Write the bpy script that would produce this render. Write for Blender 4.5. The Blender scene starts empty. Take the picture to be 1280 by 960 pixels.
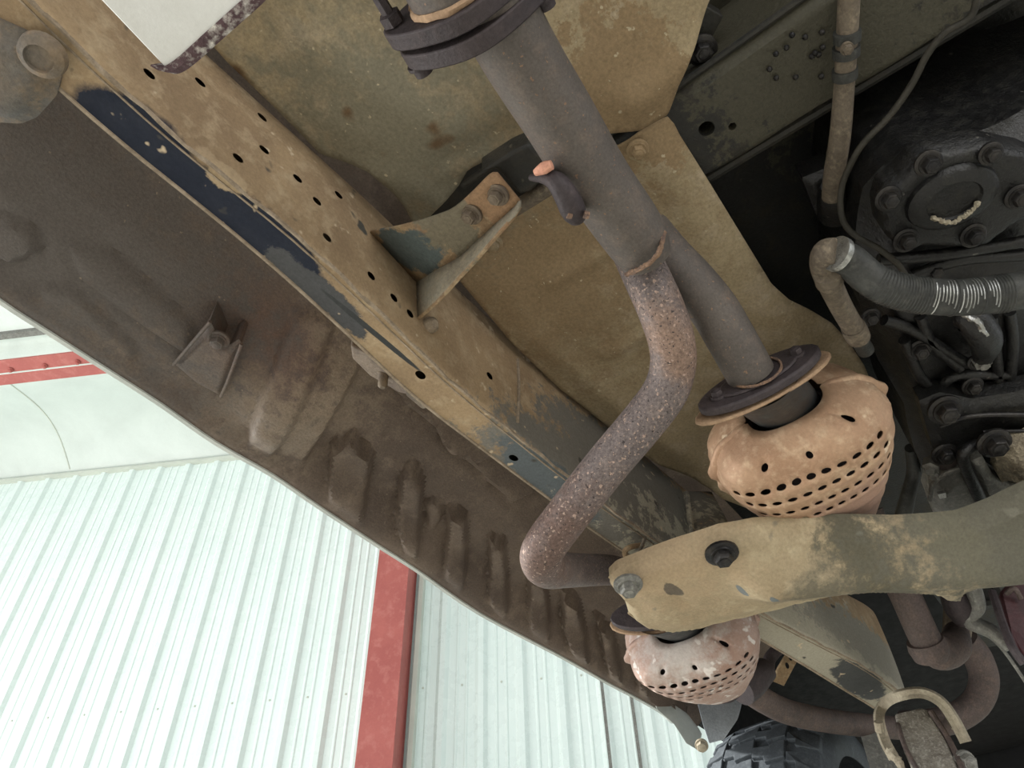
import bpy, bmesh, math, random
import numpy as np
from mathutils import Vector, Matrix
random.seed(4); rng = np.random.default_rng(4)
C = bpy.context.scene.collection
sc = bpy.context.scene

# ------------------------------------------------------------------ camera, light, exposure
# world: X = towards the front of the car, Y = towards its left sill, Z = up.  Floor at z = 0.
H = 1.30                                   # height of the camera above the floor
F = 961.0
def nrm(v): v = np.array(v, float); return v/np.linalg.norm(v)
_U = nrm([608-640, -470-480, F]); _X = nrm([1676-640, 1415-480, F]); _X = nrm(_X-_U*_X.dot(_U)); _Y = np.cross(_U, _X)
RM = np.array([_X, _Y, _U])                # rows: world axes in camera space (x right, y down, z forward)
cam_d = bpy.data.cameras.new('camera'); cam = bpy.data.objects.new('camera', cam_d); C.objects.link(cam)
cam_d.sensor_width = 36; cam_d.lens = 36*F/1280; cam_d.clip_start = 0.01; cam_d.clip_end = 100
cx, cy, cz = RM @ np.array([1., 0, 0]), RM @ np.array([0, -1., 0]), RM @ np.array([0, 0, -1.])
cam.matrix_world = Matrix(((cx[0], cy[0], cz[0], 0), (cx[1], cy[1], cz[1], 0), (cx[2], cy[2], cz[2], H), (0, 0, 0, 1)))
sc.camera = cam

world = bpy.data.worlds.new('world'); sc.world = world; world.use_nodes = True
bg = world.node_tree.nodes['Background']; bg.inputs[0].default_value = (0.94, 0.975, 1.0, 1); bg.inputs[1].default_value = 1.0

def area(name, loc, target, sx, sy, power, col=(1, 1, 1)):
    l = bpy.data.lights.new(name, 'AREA'); l.shape = 'RECTANGLE'; l.size = sx; l.size_y = sy; l.energy = power; l.color = col
    o = bpy.data.objects.new(name, l); C.objects.link(o); o.location = loc
    o.rotation_euler = (Vector(target)-Vector(loc)).to_track_quat('-Z', 'Y').to_euler(); return o
# wall frame: the shop wall runs along WD, its normal WN points back to the camera
def ray(px, py): return RM @ np.array([px-640, py-480, F])
_a, _b = ray(-12400, 1500), ray(-12400, 2300)
_t = _a[2]/(_a[2]-_b[2]); WD = -nrm(_a+(_b-_a)*_t); WD[2] = 0; WD = nrm(WD)      # to the right along the wall
WN = nrm(np.cross([0, 0, 1.], WD)); 
if WN.dot(ray(640, 480)) > 0: WN = -WN
WALL = 5.7
def W(s, d, z): return np.array([0, 0, 0.]) + WD*s + WN*(d-WALL) + np.array([0, 0, z])   # s along, d out of the wall, z above floor
sun_d = bpy.data.lights.new('sun', 'SUN'); sun_d.energy = 6.0; sun_d.angle = math.radians(4); sun_d.color = (1.0, .97, .92)
sun = bpy.data.objects.new('sun', sun_d); C.objects.link(sun)      # comes in through an assumed open left end of the shop, grazing the wall, and lights the floor
sun.rotation_euler = Vector(tuple(WD*math.cos(math.radians(29))-np.array([0, 0, 1.])*math.sin(math.radians(29))+WN*.10)).to_track_quat('-Z', 'Y').to_euler()
area('left_fill_light', tuple(W(-8.5, 4.0, 1.5)), tuple(W(0, 5.4, 1.7)), 6.5, 2.8, 420, (1.0, 0.98, 0.96))  # added fill, low on the left, to model the underbody; no such opening seen
area('open_bay_light', tuple(W(3.0, 11.0, 1.5)), tuple(W(0.4, 5.0, 1.2)), 6, 3.0, 130, (1.0, 0.97, 0.93))
sc.view_settings.view_transform = 'Standard'; sc.view_settings.look = 'None'
sc.view_settings.gamma = 1; sc.view_settings.use_curve_mapping = False
sc.view_settings.exposure = 0.42

# ------------------------------------------------------------------ points from the photograph's rays (relative to camera height)
def Z(px, py, z): r = ray(px, py); return r*z/r[2]
def YP(px, py, y): r = ray(px, py); return r*y/r[1]
def D(px, py, d): return ray(px, py)*d/F
def proj(P):
    c = np.asarray(P) @ RM; return np.stack([640+F*c[..., 0]/c[..., 2], 480+F*c[..., 1]/c[..., 2]], -1), c[..., 2]

# ------------------------------------------------------------------ materials
def lin(h):
    h = h.lstrip('#'); c = [int(h[i:i+2], 16)/255 for i in (0, 2, 4)]
    c = [x/12.92 if x <= .04045 else ((x+.055)/1.055)**2.4 for x in c]; y = .3*c[0]+.6*c[1]+.1*c[2]
    return tuple([x*.80+y*.20 for x in c]+[1.0])
class NT:
    def __init__(s, name):
        s.m = bpy.data.materials.new(name); s.m.use_nodes = True; s.t = s.m.node_tree; s.b = s.t.nodes['Principled BSDF']
        s.pos = s.t.nodes.new('ShaderNodeNewGeometry').outputs['Position']
    def n(s, t, **k):
        q = s.t.nodes.new(t)
        for a, v in k.items(): setattr(q, a, v)
        return q
    def l(s, a, b): s.t.links.new(a, b)
    def math(s, op, a, b=0.0, clamp=False):
        q = s.n('ShaderNodeMath', operation=op, use_clamp=clamp)
        for i, x in enumerate((a, b)):
            if hasattr(x, 'is_output'): s.l(x, q.inputs[i])
            else: q.inputs[i].default_value = x
        return q.outputs[0]
    def noise(s, scale, detail=4, rough=.6, vec=None, dist=0):
        q = s.n('ShaderNodeTexNoise'); q.inputs['Scale'].default_value = scale; q.inputs['Detail'].default_value = detail
        q.inputs['Roughness'].default_value = rough; q.inputs['Distortion'].default_value = dist
        s.l(vec or s.pos, q.inputs['Vector']); return q.outputs[0]
    def rng(s, v, a, b, c=0., d=1.):
        q = s.n('ShaderNodeMapRange'); s.l(v, q.inputs[0])
        for i, x in enumerate((a, b, c, d)): q.inputs[i+1].default_value = x
        return q.outputs[0]
    def mix(s, f, a, b, mode='MIX'):
        q = s.n('ShaderNodeMix', data_type='RGBA', blend_type=mode)
        if hasattr(f, 'is_output'): s.l(f, q.inputs[0])
        else: q.inputs[0].default_value = f
        for i, x in ((6, a), (7, b)):
            if hasattr(x, 'is_output'): s.l(x, q.inputs[i])
            else: q.inputs[i].default_value = x
        return q.outputs[2]
MATS = {}
def mat(name, a, b, c=None, scale=14, fine=260, rough=.85, metal=0., bump=.35, grit=.25, spec=.3, spots=(), patches=(), stretch=None, bdist=.004):
    """dirty metal: two or three colours mixed by noise, fine grit, spots (colour, scale, threshold), patches (centre, radii, colour, raggedness)"""
    t = NT(name); vec = t.pos
    if stretch is not None:
        mp = t.n('ShaderNodeMapping'); mp.inputs['Scale'].default_value = stretch; t.l(t.pos, mp.inputs[0]); vec = mp.outputs[0]
    n1 = t.noise(scale, 6, .62, vec, .3); n2 = t.noise(fine, 3, .7); n3 = t.noise(scale*4.3, 5, .65, vec)
    col = t.mix(t.rng(n1, .36, .64), lin(a), lin(b))
    if c: col = t.mix(t.rng(n3, .5, .72), col, lin(c))
    for (ctr, rad, pc, rag) in patches:
        ctr = np.array(ctr)+[0, 0, H]
        q = t.n('ShaderNodeVectorMath', operation='SUBTRACT'); t.l(t.pos, q.inputs[0]); q.inputs[1].default_value = tuple(ctr)
        r = t.n('ShaderNodeVectorMath', operation='DIVIDE'); t.l(q.outputs[0], r.inputs[0]); r.inputs[1].default_value = tuple(rad)
        ln = t.n('ShaderNodeVectorMath', operation='LENGTH'); t.l(r.outputs[0], ln.inputs[0])
        nz = t.noise(42, 8, .72)
        d = t.math('ADD', ln.outputs['Value'], t.math('MULTIPLY', t.math('SUBTRACT', nz, .5), rag*3.2))
        col = t.mix(t.rng(d, 1.04, .90) if rag < .9 else t.rng(d, 1.3, .5), col, lin(pc))
    for (scol, ss, th) in spots:
        sn = t.noise(ss, 2, .5); col = t.mix(t.rng(sn, th, th+.05), col, lin(scol))
    g = t.rng(n2, .25, .75, 1-grit, 1+grit)
    gc = t.n('ShaderNodeCombineColor'); [t.l(g, gc.inputs[i]) for i in range(3)]
    col = t.mix(1.0, col, gc.outputs[0], 'MULTIPLY')
    t.l(col, t.b.inputs['Base Color'])
    t.l(t.rng(n3, .3, .7, max(0, rough-.12), min(1, rough+.1)), t.b.inputs['Roughness'])
    t.b.inputs['Metallic'].default_value = metal; t.b.inputs['Specular IOR Level'].default_value = spec
    h = t.math('ADD', t.math('MULTIPLY', n2, .45), t.math('ADD', t.math('MULTIPLY', n3, .8), t.math('MULTIPLY', n1, .4)))
    bp = t.n('ShaderNodeBump'); bp.inputs['Strength'].default_value = bump; bp.inputs['Distance'].default_value = bdist
    t.l(h, bp.inputs['Height']); t.l(bp.outputs[0], t.b.inputs['Normal'])
    MATS[name] = t.m; return t.m

P62 = lambda x, y: Z(x, y, .62)
NAVY = '#1f2636'; GREY = '#5d6461'
M_rail = mat('dusty_frame_paint', '#a58a63', '#8d7454', '#b39c78', scale=9, grit=.16, bump=.25,
    spots=[('#4c4a44', 34, .70), ('#c2ad8c', 55, .69)],
    patches=[(Z(740, 625, .64), (.24, .30, .045), '#77736a', .5), (Z(800, 610, .70), (.24, .2, .08), '#736f66', .5),
             (P62(165, 185), (.062, .045, .012), NAVY, .13), (P62(225, 235), (.10, .032, .012), NAVY, .16),
             (P62(290, 275), (.085, .036, .012), NAVY, .18), (P62(345, 312), (.055, .026, .012), NAVY, .2),
             (P62(268, 186), (.016, .020, .012), '#a28a68', .3), (P62(285, 222), (.020, .014, .012), '#a8906c', .4), (P62(332, 330), (.012, .010, .012), '#b09a78', .4),
             (P62(395, 365), (.07, .018, .008), '#4b4c4e', .5), (P62(470, 418), (.075, .0035, .008), '#3a3d3e', .12),
             (P62(690, 603), (.11, .03, .010), '#5c6468', .3), (P62(560, 430), (.03, .006, .02), '#3f4244', .3),
             (P62(1000, 820), (.5, .2, .12), '#a39d89', .8), (Z(1120, 800, .68), (.3, .2, .05), '#8d897b', .6), (P62(1075, 852), (.11, .035, .012), '#4a4c4c', .3)])
M_weld = mat('dusty_seam', '#a4927a', '#85745e', scale=40, bump=.6)
M_shield = mat('sandy_heat_shield', '#9f8d69', '#917f5d', '#a9987c', scale=6, grit=.24, bump=.4, bdist=.003,
    spots=[('#b3a483', 120, .70), ('#6a5234', 16, .66)],
    patches=[(Z(650, 330, .74), (.22, .16, .3), '#8a7350', .9), (Z(480, 180, .74), (.14, .14, .3), '#7c755f', .9), (Z(800, 120, .74), (.10, .06, .2), '#8c7450', .8)])
M_floor = mat('brown_underseal', '#6b5a4b', '#57483d', '#7a6959', scale=7, grit=.28, bump=.6, bdist=.003, rough=.7, fine=330, spec=.5,
    spots=[('#81705e', 130, .72)], patches=[(Z(395, 470, .72), (.10, .14, .1), '#8a7863', .9), (Z(330, 420, .72), (.10, .06, .1), '#654a3c', .9), (Z(60, 250, .74), (.30, .2, .2), '#574f4a', .9)])
M_dark = mat('grime_and_gap_shade', '#232320', '#2f2d27', '#3a342a', scale=9, rough=.55, bump=.5, spots=[('#4f4a3c', 60, .70)])
M_tunnel = mat('green_grey_oily_panel', '#2b2b28', '#232321', '#393429', scale=7, rough=.55, bump=.6,
    patches=[(Z(1000, 20, .8), (.25, .12, .3), '#444133', .8)])
M_black = mat('black_oily_casting', '#121213', '#1a1a1a', '#25241f', scale=20, rough=.42, bump=.5, metal=.2, spec=.5, spots=[('#5a5852', 90, .73)])
M_void = mat('void_shade_black', '#070809', '#0c0d10', scale=8, rough=.8, bump=.2)  # near-black colour carries the shade of unlit hollows
M_pipe = mat('weathered_exhaust_steel', '#57504b', '#625a54', '#6f6258', scale=12, fine=420, rough=.68, metal=.25, grit=.22, bump=.25, bdist=.002,
    spots=[('#84664f', 240, .67)])
M_pipeb = mat('speckled_exhaust_steel', '#625857', '#6e625f', '#7a6c66', scale=12, fine=330, rough=.62, metal=.25, grit=.5, bump=.5, bdist=.002,
    spots=[('#a08676', 260, .62), ('#3c3534', 300, .64)],
    patches=[(D(690, 690, .84), (.10, .10, .06), '#675148', .9), (D(850, 420, .77), (.05, .03, .1), '#846a5a', .9)])
M_pipec = mat('rusty_front_pipe', '#5d4f4a', '#4d4340', '#6b5a51', scale=18, fine=320, rough=.7, metal=.15, grit=.35, bump=.4, bdist=.002)
M_flange = mat('dark_cast_flange', '#3c3538', '#453c3e', '#4d4344', scale=16, rough=.6, metal=.3, bump=.35)
M_weldrust = mat('orange_weld_bead', '#8c6a4c', '#655048', '#a5805f', scale=90, rough=.8, bump=.8)
M_cat = mat('sandy_orange_heat_cover', '#bd9773', '#aa8260', '#cfb08c', scale=13, grit=.12, rough=.62, metal=.25, bump=.3, bdist=.003, spots=[('#dcc3a0', 45, .70), ('#93624c', 38, .70)], patches=[(D(1060, 640, .95), (.07, .09, .05), '#b08a74', .9)])
M_cat2 = mat('pale_pink_heat_cover', '#ae9284', '#a58271', '#bdaea6', scale=13, grit=.12, rough=.65, metal=.2, bump=.35, bdist=.003,
    spots=[('#d6cdc6', 50, .62)], patches=[(D(840, 810, 1.15), (.08, .06, .05), '#bdb3ac', .9)])
M_gasket = mat('tan_gasket_plate', '#a98864', '#927355', scale=30, bump=.3)
M_xm = mat('sandy_crossmember_paint', '#a3916e', '#94815f', '#b3a27f', scale=8, grit=.18, bump=.3,
    spots=[('#6d6a5c', 26, .69)],
    patches=[(Z(1110, 728, .50), (.12, .05, .1), '#57523f', .95), (Z(1010, 724, .50), (.05, .05, .1), '#6c6450', .95), (Z(800, 700, .50), (.16, .10, .2), '#a8906c', .95),
             (Z(842, 740, .50), (.020, .010, .1), '#665b4c', .3), (Z(925, 728, .50), (.014, .005, .1), '#6c7272', .15), (Z(960, 722, .50), (.012, .005, .1), '#666c6c', .15),
             (Z(1060, 664, .51), (.16, .025, .1), '#5a5543', .95), (Z(1270, 670, .50), (.22, .14, .2), '#605d4f', .95), (Z(1180, 660, .50), (.12, .03, .2), '#666250', .95)])
M_tan = mat('rusty_tan_bracket', '#9c8058', '#85694a', '#a6926e', scale=22, bump=.35, patches=[(Z(510, 318, .68), (.035, .05, .06), '#4f5a5a', .4), (Z(625, 240, .66), (.035, .035, .05), '#96734f', .8), (Z(565, 285, .66), (.04, .03, .05), '#746b56', .8)])
M_bolt = mat('dusty_bolt_steel', '#7b6c58', '#63564a', scale=60, rough=.6, metal=.4, bump=.3)
M_boltb = mat('black_oily_bolt', '#28282a', '#3b3835', scale=60, rough=.38, metal=.6, bump=.3)
M_alu = mat('grey_cast_aluminium', '#7b7b76', '#65645e', '#95948b', scale=26, rough=.5, metal=.15, bump=.4)
M_pale = mat('pale_dusty_casting', '#a49a82', '#8b806a', scale=30, rough=.8, bump=.5)
M_line = mat('dusty_brown_line', '#6d6150', '#584d40', '#83755f', scale=30, rough=.7, bump=.3)
M_rubber = mat('grey_rubber_hose', '#3b3c39', '#2e2f2d', '#4b4b46', scale=24, rough=.55, bump=.3)
M_silver = mat('bare_silver_foil', '#b9bab6', '#8d8e8a', scale=60, rough=.35, metal=.8, bump=.2)
M_wire = mat('black_cable_sheath', '#28261f', '#37332a', scale=40, rough=.6)
M_white = mat('white_painted_steel', '#d9dbd9', '#cfd0cc', scale=8, grit=.04, rough=.45, bump=.1, spots=[('#a99c84', 18, .68)])
M_chip = mat('purple_rusted_edge', '#4a3439', '#5b4245', '#c9c4bb', scale=28, rough=.8, bump=.6)
M_sill = mat('white_body_paint', '#cfd6d2', '#bcc5c1', scale=20, grit=.05, rough=.4, bump=.1, spots=[('#6b6256', 70, .70)])
M_tyre = mat('black_tyre_rubber', '#444b52', '#4d555c', '#5c646a', scale=14, rough=.8, bump=.4)
M_fender = mat('blue_grey_liner', '#aab4bf', '#98a2ad', scale=20, rough=.6, bump=.2)
M_red = mat('dark_red_filter_paint', '#4f2a2e', '#3c2426', scale=26, rough=.45, bump=.2)
M_foil = mat('crumpled_pale_foil', '#9a8d72', '#766a55', '#b8ab8e', scale=60, rough=.6, bump=1.0, bdist=.006)
M_wall = mat('white_steel_cladding', '#dcebe7', '#d6e7e3', scale=2, fine=60, grit=.01, rough=.3, bump=0, spec=.5)
M_ceil = mat('white_vinyl_insulation', '#ccd8d2', '#c2cec8', scale=1.5, fine=50, grit=.02, rough=.5, bump=.15, bdist=.02)
M_post = mat('red_oxide_primer', '#b4584f', '#a94f48', '#bd6a61', scale=3, fine=60, grit=.05, rough=.55, bump=.05)
M_trim = mat('cream_trim_paint', '#c8cfc2', '#bcc4b8', scale=4, grit=.02, rough=.5, bump=.02)
M_conc = mat('pale_concrete', '#a8a49a', '#98948b', '#b4b0a6', scale=1.2, fine=80, grit=.08, rough=.7, bump=.1)

# ------------------------------------------------------------------ mesh building
class MB:
    def __init__(s): s.v = []; s.f = []; s.n = 0
    def add(s, v, f):
        s.v.extend([tuple(x) for x in v]); s.f.extend([tuple(i+s.n for i in q) for q in f]); s.n += len(v); return s
def fr(axis):
    a = nrm(axis); h = np.array([0, 0, 1.]) if abs(a[2]) < .9 else np.array([1., 0, 0]); u = nrm(np.cross(h, a)); return u, np.cross(a, u), a
def spline(P, n=8):
    P = [np.array(p, float) for p in P]; out = []
    for i in range(len(P)-1):
        a = P[i-1] if i else 2*P[0]-P[1]; b, c = P[i], P[i+1]; d = P[i+2] if i+2 < len(P) else 2*P[-1]-P[-2]
        for k in range(n):
            t = k/n; out.append(.5*((2*b)+(c-a)*t+(2*a-5*b+4*c-d)*t*t+(3*b-a-3*c+d)*t**3))
    out.append(P[-1]); return out
def tube(m, P, R, seg=20, caps=True, sm=8, wob=0):
    P = [np.append(np.array(p, float), r) for p, r in zip(P, R if hasattr(R, '__len__') else [R]*len(P))]
    S = spline(P, sm) if sm > 1 else P; S = np.array(S); c = S[:, :3]; r = S[:, 3]
    T = np.gradient(c, axis=0); T /= np.linalg.norm(T, axis=1)[:, None]
    u, w, _ = fr(T[0]); v = []; f = []
    for i in range(len(c)):
        u = nrm(u-T[i]*u.dot(T[i])); w = np.cross(T[i], u)
        for k in range(seg):
            a = 2*math.pi*k/seg; v.append(c[i]+(u*math.cos(a)+w*math.sin(a))*(r[i]*(1+(rng.uniform(-wob, wob) if wob else 0))))
    for i in range(len(c)-1):
        for k in range(seg):
            f.append((i*seg+k, i*seg+(k+1) % seg, (i+1)*seg+(k+1) % seg, (i+1)*seg+k))
    if caps: f.append(tuple(range(seg))[::-1]); f.append(tuple(range((len(c)-1)*seg, len(c)*seg)))
    return m.add(v, f)
def lathe(m, c, axis, prof, seg=24, sx=1, sy=1, u=None, n=None):
    """prof: (radius, height along axis); sx, sy squash the section"""
    U, V, A = fr(axis)
    if u is not None: U = nrm(np.array(u)-A*np.dot(u, A)); V = np.cross(A, U)
    c = np.array(c); v = []; f = []
    for (r, h) in prof:
        for k in range(seg):
            a = 2*math.pi*(k+.5)/seg; v.append(c+A*h+U*r*sx*math.cos(a)+V*r*sy*math.sin(a))
    for i in range(len(prof)-1):
        for k in range(seg): f.append((i*seg+k, i*seg+(k+1) % seg, (i+1)*seg+(k+1) % seg, (i+1)*seg+k))
    f.append(tuple(range(seg))[::-1]); f.append(tuple(range((len(prof)-1)*seg, len(prof)*seg)))
    return m.add(v, f)
def bolt_mesh(m, c, axis, r=.008, washer=1.6):
    """hex head with a washer; axis points from the surface to the viewer's side"""
    lathe(m, c, axis, [(r*washer, -.001), (r*washer, r*.22), (r*washer*.93, r*.3), (r*1.25, r*.35), (r*1.2, r*.5)], 20)
    lathe(m, np.array(c)+nrm(axis)*r*.4, axis, [(r, 0), (r, r*.75), (r*.85, r*.95)], 6)
    lathe(m, np.array(c)+nrm(axis)*r*1.1, axis, [(r*.6, 0), (r*.58, r*.3), (r*.45, r*.38)], 12)
    return m
def prism(m, pts, ext):
    """closed polygon (3D points) extruded by a vector"""
    n = len(pts); a = [np.array(p, float) for p in pts]; b = [p+np.array(ext) for p in a]
    f = [tuple(range(n)), tuple(range(2*n-1, n-1, -1))]+[(i, (i+1) % n+0, (i+1) % n+n, i+n) for i in range(n)]
    return m.add(a+b, f)
def box(m, c, s, R=None):
    c = np.array(c, float); R = np.eye(3) if R is None else R
    v = [c+(R[0]*x*s[0]+R[1]*y*s[1]+R[2]*z*s[2])/2 for x in (-1, 1) for y in (-1, 1) for z in (-1, 1)]
    return m.add(v, [(0, 1, 3, 2), (4, 6, 7, 5), (0, 4, 5, 1), (2, 3, 7, 6), (0, 2, 6, 4), (1, 5, 7, 3)])
def grid(m, G, closed_v=False, holes=()):
    """G[nu][nv] points; holes (i, j, ri, rj): a 4x4 block of cells removed, its rim snapped to an ellipse"""
    G = np.array(G, float); nu, nv = G.shape[:2]; G0 = G.copy(); dead = set()
    for (i, j, ri, rj) in holes:
        if i < 3 or i > nu-4: continue
        for a in range(-2, 3):
            for b in range(-2, 3):
                if max(abs(a), abs(b)) == 2:
                    an = math.atan2(b, a); da, db = ri*math.cos(an), rj*math.sin(an)
                    ii, jj = i+da, j+db; i0, j0 = int(math.floor(ii)), int(math.floor(jj)); fi, fj = ii-i0, jj-j0
                    g = lambda x, y: G0[min(max(x, 0), nu-1), y % nv if closed_v else min(max(y, 0), nv-1)]
                    G[i+a, (j+b) % nv] = (g(i0, j0)*(1-fi)+g(i0+1, j0)*fi)*(1-fj)+(g(i0, j0+1)*(1-fi)+g(i0+1, j0+1)*fi)*fj
        for a in range(-2, 2):
            for b in range(-2, 2): dead.add((i+a, (j+b) % nv))
    f = []
    for i in range(nu-1):
        for j in range(nv if closed_v else nv-1):
            if (i, j) in dead: continue
            f.append((i*nv+j, i*nv+(j+1) % nv, (i+1)*nv+(j+1) % nv, (i+1)*nv+j))
    return m.add(G.reshape(-1, 3), f)
def inside(P, poly):
    x, y = P[:, 0], P[:, 1]; r = np.zeros(len(P), bool); n = len(poly)
    for i in range(n):
        x1, y1 = poly[i]; x2, y2 = poly[(i+1) % n]
        c = (y1 > y) != (y2 > y); r ^= c & (x < (x2-x1)*(y-y1)/(y2-y1+1e-12)+x1)
    return r
def edist(P, poly):
    best = np.full(len(P), 1e9); near = P.copy(); n = len(poly)
    for i in range(n):
        a, b = poly[i], poly[(i+1) % n]; d = b-a; t = np.clip(((P-a)@d)/(d@d+1e-12), 0, 1); q = a+t[:, None]*d
        e = np.linalg.norm(P-q, axis=1); k = e < best; best[k] = e[k]; near[k] = q[k]
    return best, near
def patch(m, poly, zf, step=.006, skirt=0., holes=()):
    """sheet over an XY polygon, height zf(X, Y, edge distance); rim snapped to the outline; skirt turns the rim up"""
    poly = np.array([p[:2] for p in poly], float); lo, hi = poly.min(0)-step, poly.max(0)+step
    nx, ny = [int(k) for k in np.ceil((hi-lo)/step)]; gx = lo[0]+np.arange(nx+1)*step; gy = lo[1]+np.arange(ny+1)*step
    XX, YY = np.meshgrid(gx, gy, indexing='ij'); cen = np.stack([(XX[:-1, :-1]+step/2).ravel(), (YY[:-1, :-1]+step/2).ravel()], 1)
    keep = inside(cen, poly).reshape(nx, ny)
    for (hx, hy, hr) in holes: keep &= (np.hypot(cen[:, 0]-hx, cen[:, 1]-hy) > hr).reshape(nx, ny)
    P = np.stack([XX.ravel(), YY.ravel()], 1); idx = np.arange(P.shape[0]).reshape(nx+1, ny+1)
    cnt = np.zeros((nx+1, ny+1), int)
    for a in (0, 1):
        for b in (0, 1): cnt[a:nx+a, b:ny+b] += keep
    used = (cnt > 0).ravel(); rim = ((cnt > 0) & (cnt < 4)).ravel()
    d, near = edist(P, poly); ih = np.zeros(len(P), bool)
    for (hx, hy, hr) in holes:
        q = np.hypot(P[:, 0]-hx, P[:, 1]-hy); k = rim & (np.abs(q-hr) < step*1.2)
        P[k] = np.array([hx, hy])+(P[k]-[hx, hy])*(hr/q[k])[:, None]; ih |= k
    k = rim & ~ih; P[k] = near[k]; d[k] = 0
    z = zf(P[:, 0], P[:, 1], d); V = np.column_stack([P, z]); remap = -np.ones(len(P), int); remap[used] = np.arange(used.sum()); V = V[used]
    f = []; cnt_e = {}
    for i, j in zip(*np.nonzero(keep)):
        q = (remap[idx[i, j]], remap[idx[i, j+1]], remap[idx[i+1, j+1]], remap[idx[i+1, j]]); f.append(q)   # faces look down (towards the camera)
        if skirt:
            for a in range(4): e = (q[a], q[(a+1) % 4]); cnt_e[e] = 1
    V = list(V)
    if skirt:
        up = {}
        for (a, b) in list(cnt_e):
            if (b, a) in cnt_e: continue
            for w in (a, b):
                if w not in up: up[w] = len(V); V.append(V[w]+np.array([0, 0, skirt]))
            f.append((b, a, up[a], up[b]))
    return m.add(V, f)
ORG = {}
def root_of(o):
    while o.parent: o = o.parent
    return o
def obj(name, m, material, parent=None, smooth=True, bev=0., solid=0., abs_=False, sub=0):
    v = np.array(m.v, float)
    if not abs_: v = v+[0, 0, H]
    if parent is not None: org = ORG[root_of(parent).name]
    else: org = np.array([(v[:, 0].min()+v[:, 0].max())/2, (v[:, 1].min()+v[:, 1].max())/2, v[:, 2].min()])
    me = bpy.data.meshes.new(name); me.from_pydata((v-org).tolist(), [], m.f); me.validate()
    bm = bmesh.new(); bm.from_mesh(me); bmesh.ops.recalc_face_normals(bm, faces=bm.faces); bm.to_mesh(me); bm.free()
    me.materials.append(material); o = bpy.data.objects.new(name, me); C.objects.link(o)
    if parent is not None: o.parent = parent
    else: o.location = org; ORG[o.name] = org
    if solid: q = o.modifiers.new('thick', 'SOLIDIFY'); q.thickness = solid; q.offset = 0
    if bev: q = o.modifiers.new('bevel', 'BEVEL'); q.width = bev; q.segments = 2; q.limit_method = 'ANGLE'; q.angle_limit = .6
    if sub: q = o.modifiers.new('sub', 'SUBSURF'); q.levels = q.render_levels = sub
    if smooth:
        me.shade_smooth()
        try: me.set_sharp_from_angle(angle=math.radians(42))
        except Exception: pass
    return o
def thing(name, label, cat, at, group=None, abs_=False):
    o = bpy.data.objects.new(name, None); C.objects.link(o); p = np.array(at, float)
    if not abs_: p = p+[0, 0, H]
    o.location = p; o.empty_display_size = .02; ORG[o.name] = p; return tag(o, label, cat, group)
def tag(o, label, cat, group=None):
    o['label'] = label; o['category'] = cat
    if group: o['group'] = group
    return o
def bolts(parent, lst, m, name='bolt', label=None):
    for (c, ax, r) in lst:
        b = obj(name, bolt_mesh(MB(), c, ax, r), m, parent)
        if label: b['label'] = label
DOWN = np.array([0, 0, -1.])
def sst(a, b, x): t = np.clip((x-a)/(b-a), 0, 1); return t*t*(3-2*t)

# ================================================================== the building
def struct(o): o['kind'] = 'structure'; return o
m = MB(); prism(m, [W(-14, -.3, 0), W(12, -.3, 0), W(12, 16, 0), W(-14, 16, 0)], (0, 0, -.15)); fl = struct(obj('floor', m, M_conc, abs_=True, smooth=False))
JZ = Z(150, 585, 1.)                                                          # wall head height from the photograph's ray
def wall_hit(px, py, d=0.):
    r = ray(px, py); t = (d-WALL)/r.dot(WN); p = r*t; return p.dot(WD), p[2]+H
s0, zt = wall_hit(150, 586)
m = MB(); prism(m, [W(-14, -.12, 0), W(12, -.12, 0), W(12, -.12, zt+.3), W(-14, -.12, zt+.3)], WN*.06)
wall = struct(obj('wall_front', m, M_trim, abs_=True, smooth=False))
# cladding sheets: three ribs each, two low stiffening beads between ribs
pitch = .305
s_rib, _ = wall_hit(307, 580); 
def sheet_profile(x0, n):
    pr = []
    for k in range(n):
        x = x0+k*pitch
        pr += [(x-.050, 0), (x-.022, .028), (x+.018, .028), (x+.046, 0)]
        for b in (.115, .19): pr += [(x+b-.014, 0), (x+b-.005, .006), (x+b+.005, .006), (x+b+.014, 0)]
        pr += [(x+pitch-.052, 0.)]
    return pr
sheet_mesh = None
for k in range(-9, 9):
    x0 = s_rib+k*3*pitch; pr = sheet_profile(x0, 3); pr.append((x0+3*pitch-.049, .0015)); m = MB()
    G = [[W(s, d+(.0008 if k % 2 else 0), z) for (s, d) in pr] for z in (0.02, zt-.03)]
    grid(m, G); p = obj('wall_panel', m, M_wall, wall, abs_=True, smooth=False, solid=.001)
# screws, one row on the girt
_, zs = wall_hit(204, 886)
for k in range(-5, 13):
    s = s_rib+k*pitch+.155+ -.0
    m = MB(); lathe(m, W(s, .001, zs), WN, [(.009, 0), (.009, .003), (.005, .004), (.005, .007)], 8); obj('screw', m, M_trim, wall, abs_=True)
for x_, y_ in ((757, 900), (797, 930)):
    s, _ = wall_hit(x_, y_); m = MB(); box(m, W(s, .02, zt/2), (.022, .03, zt-.1), np.array([WD, WN, [0, 0, 1.]])); obj('joint_strip', m, M_alu, wall, abs_=True, smooth=False)
# head trim
m = MB(); prism(m, [W(-14, 0, zt-.05), W(-14, .05, zt-.05), W(-14, .05, zt-.02), W(-14, .035, zt-.02), W(-14, .035, zt+.02), W(-14, 0, zt+.02)], WD*26)
struct(obj('trim_1', m, M_trim, abs_=True, smooth=False))
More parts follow.
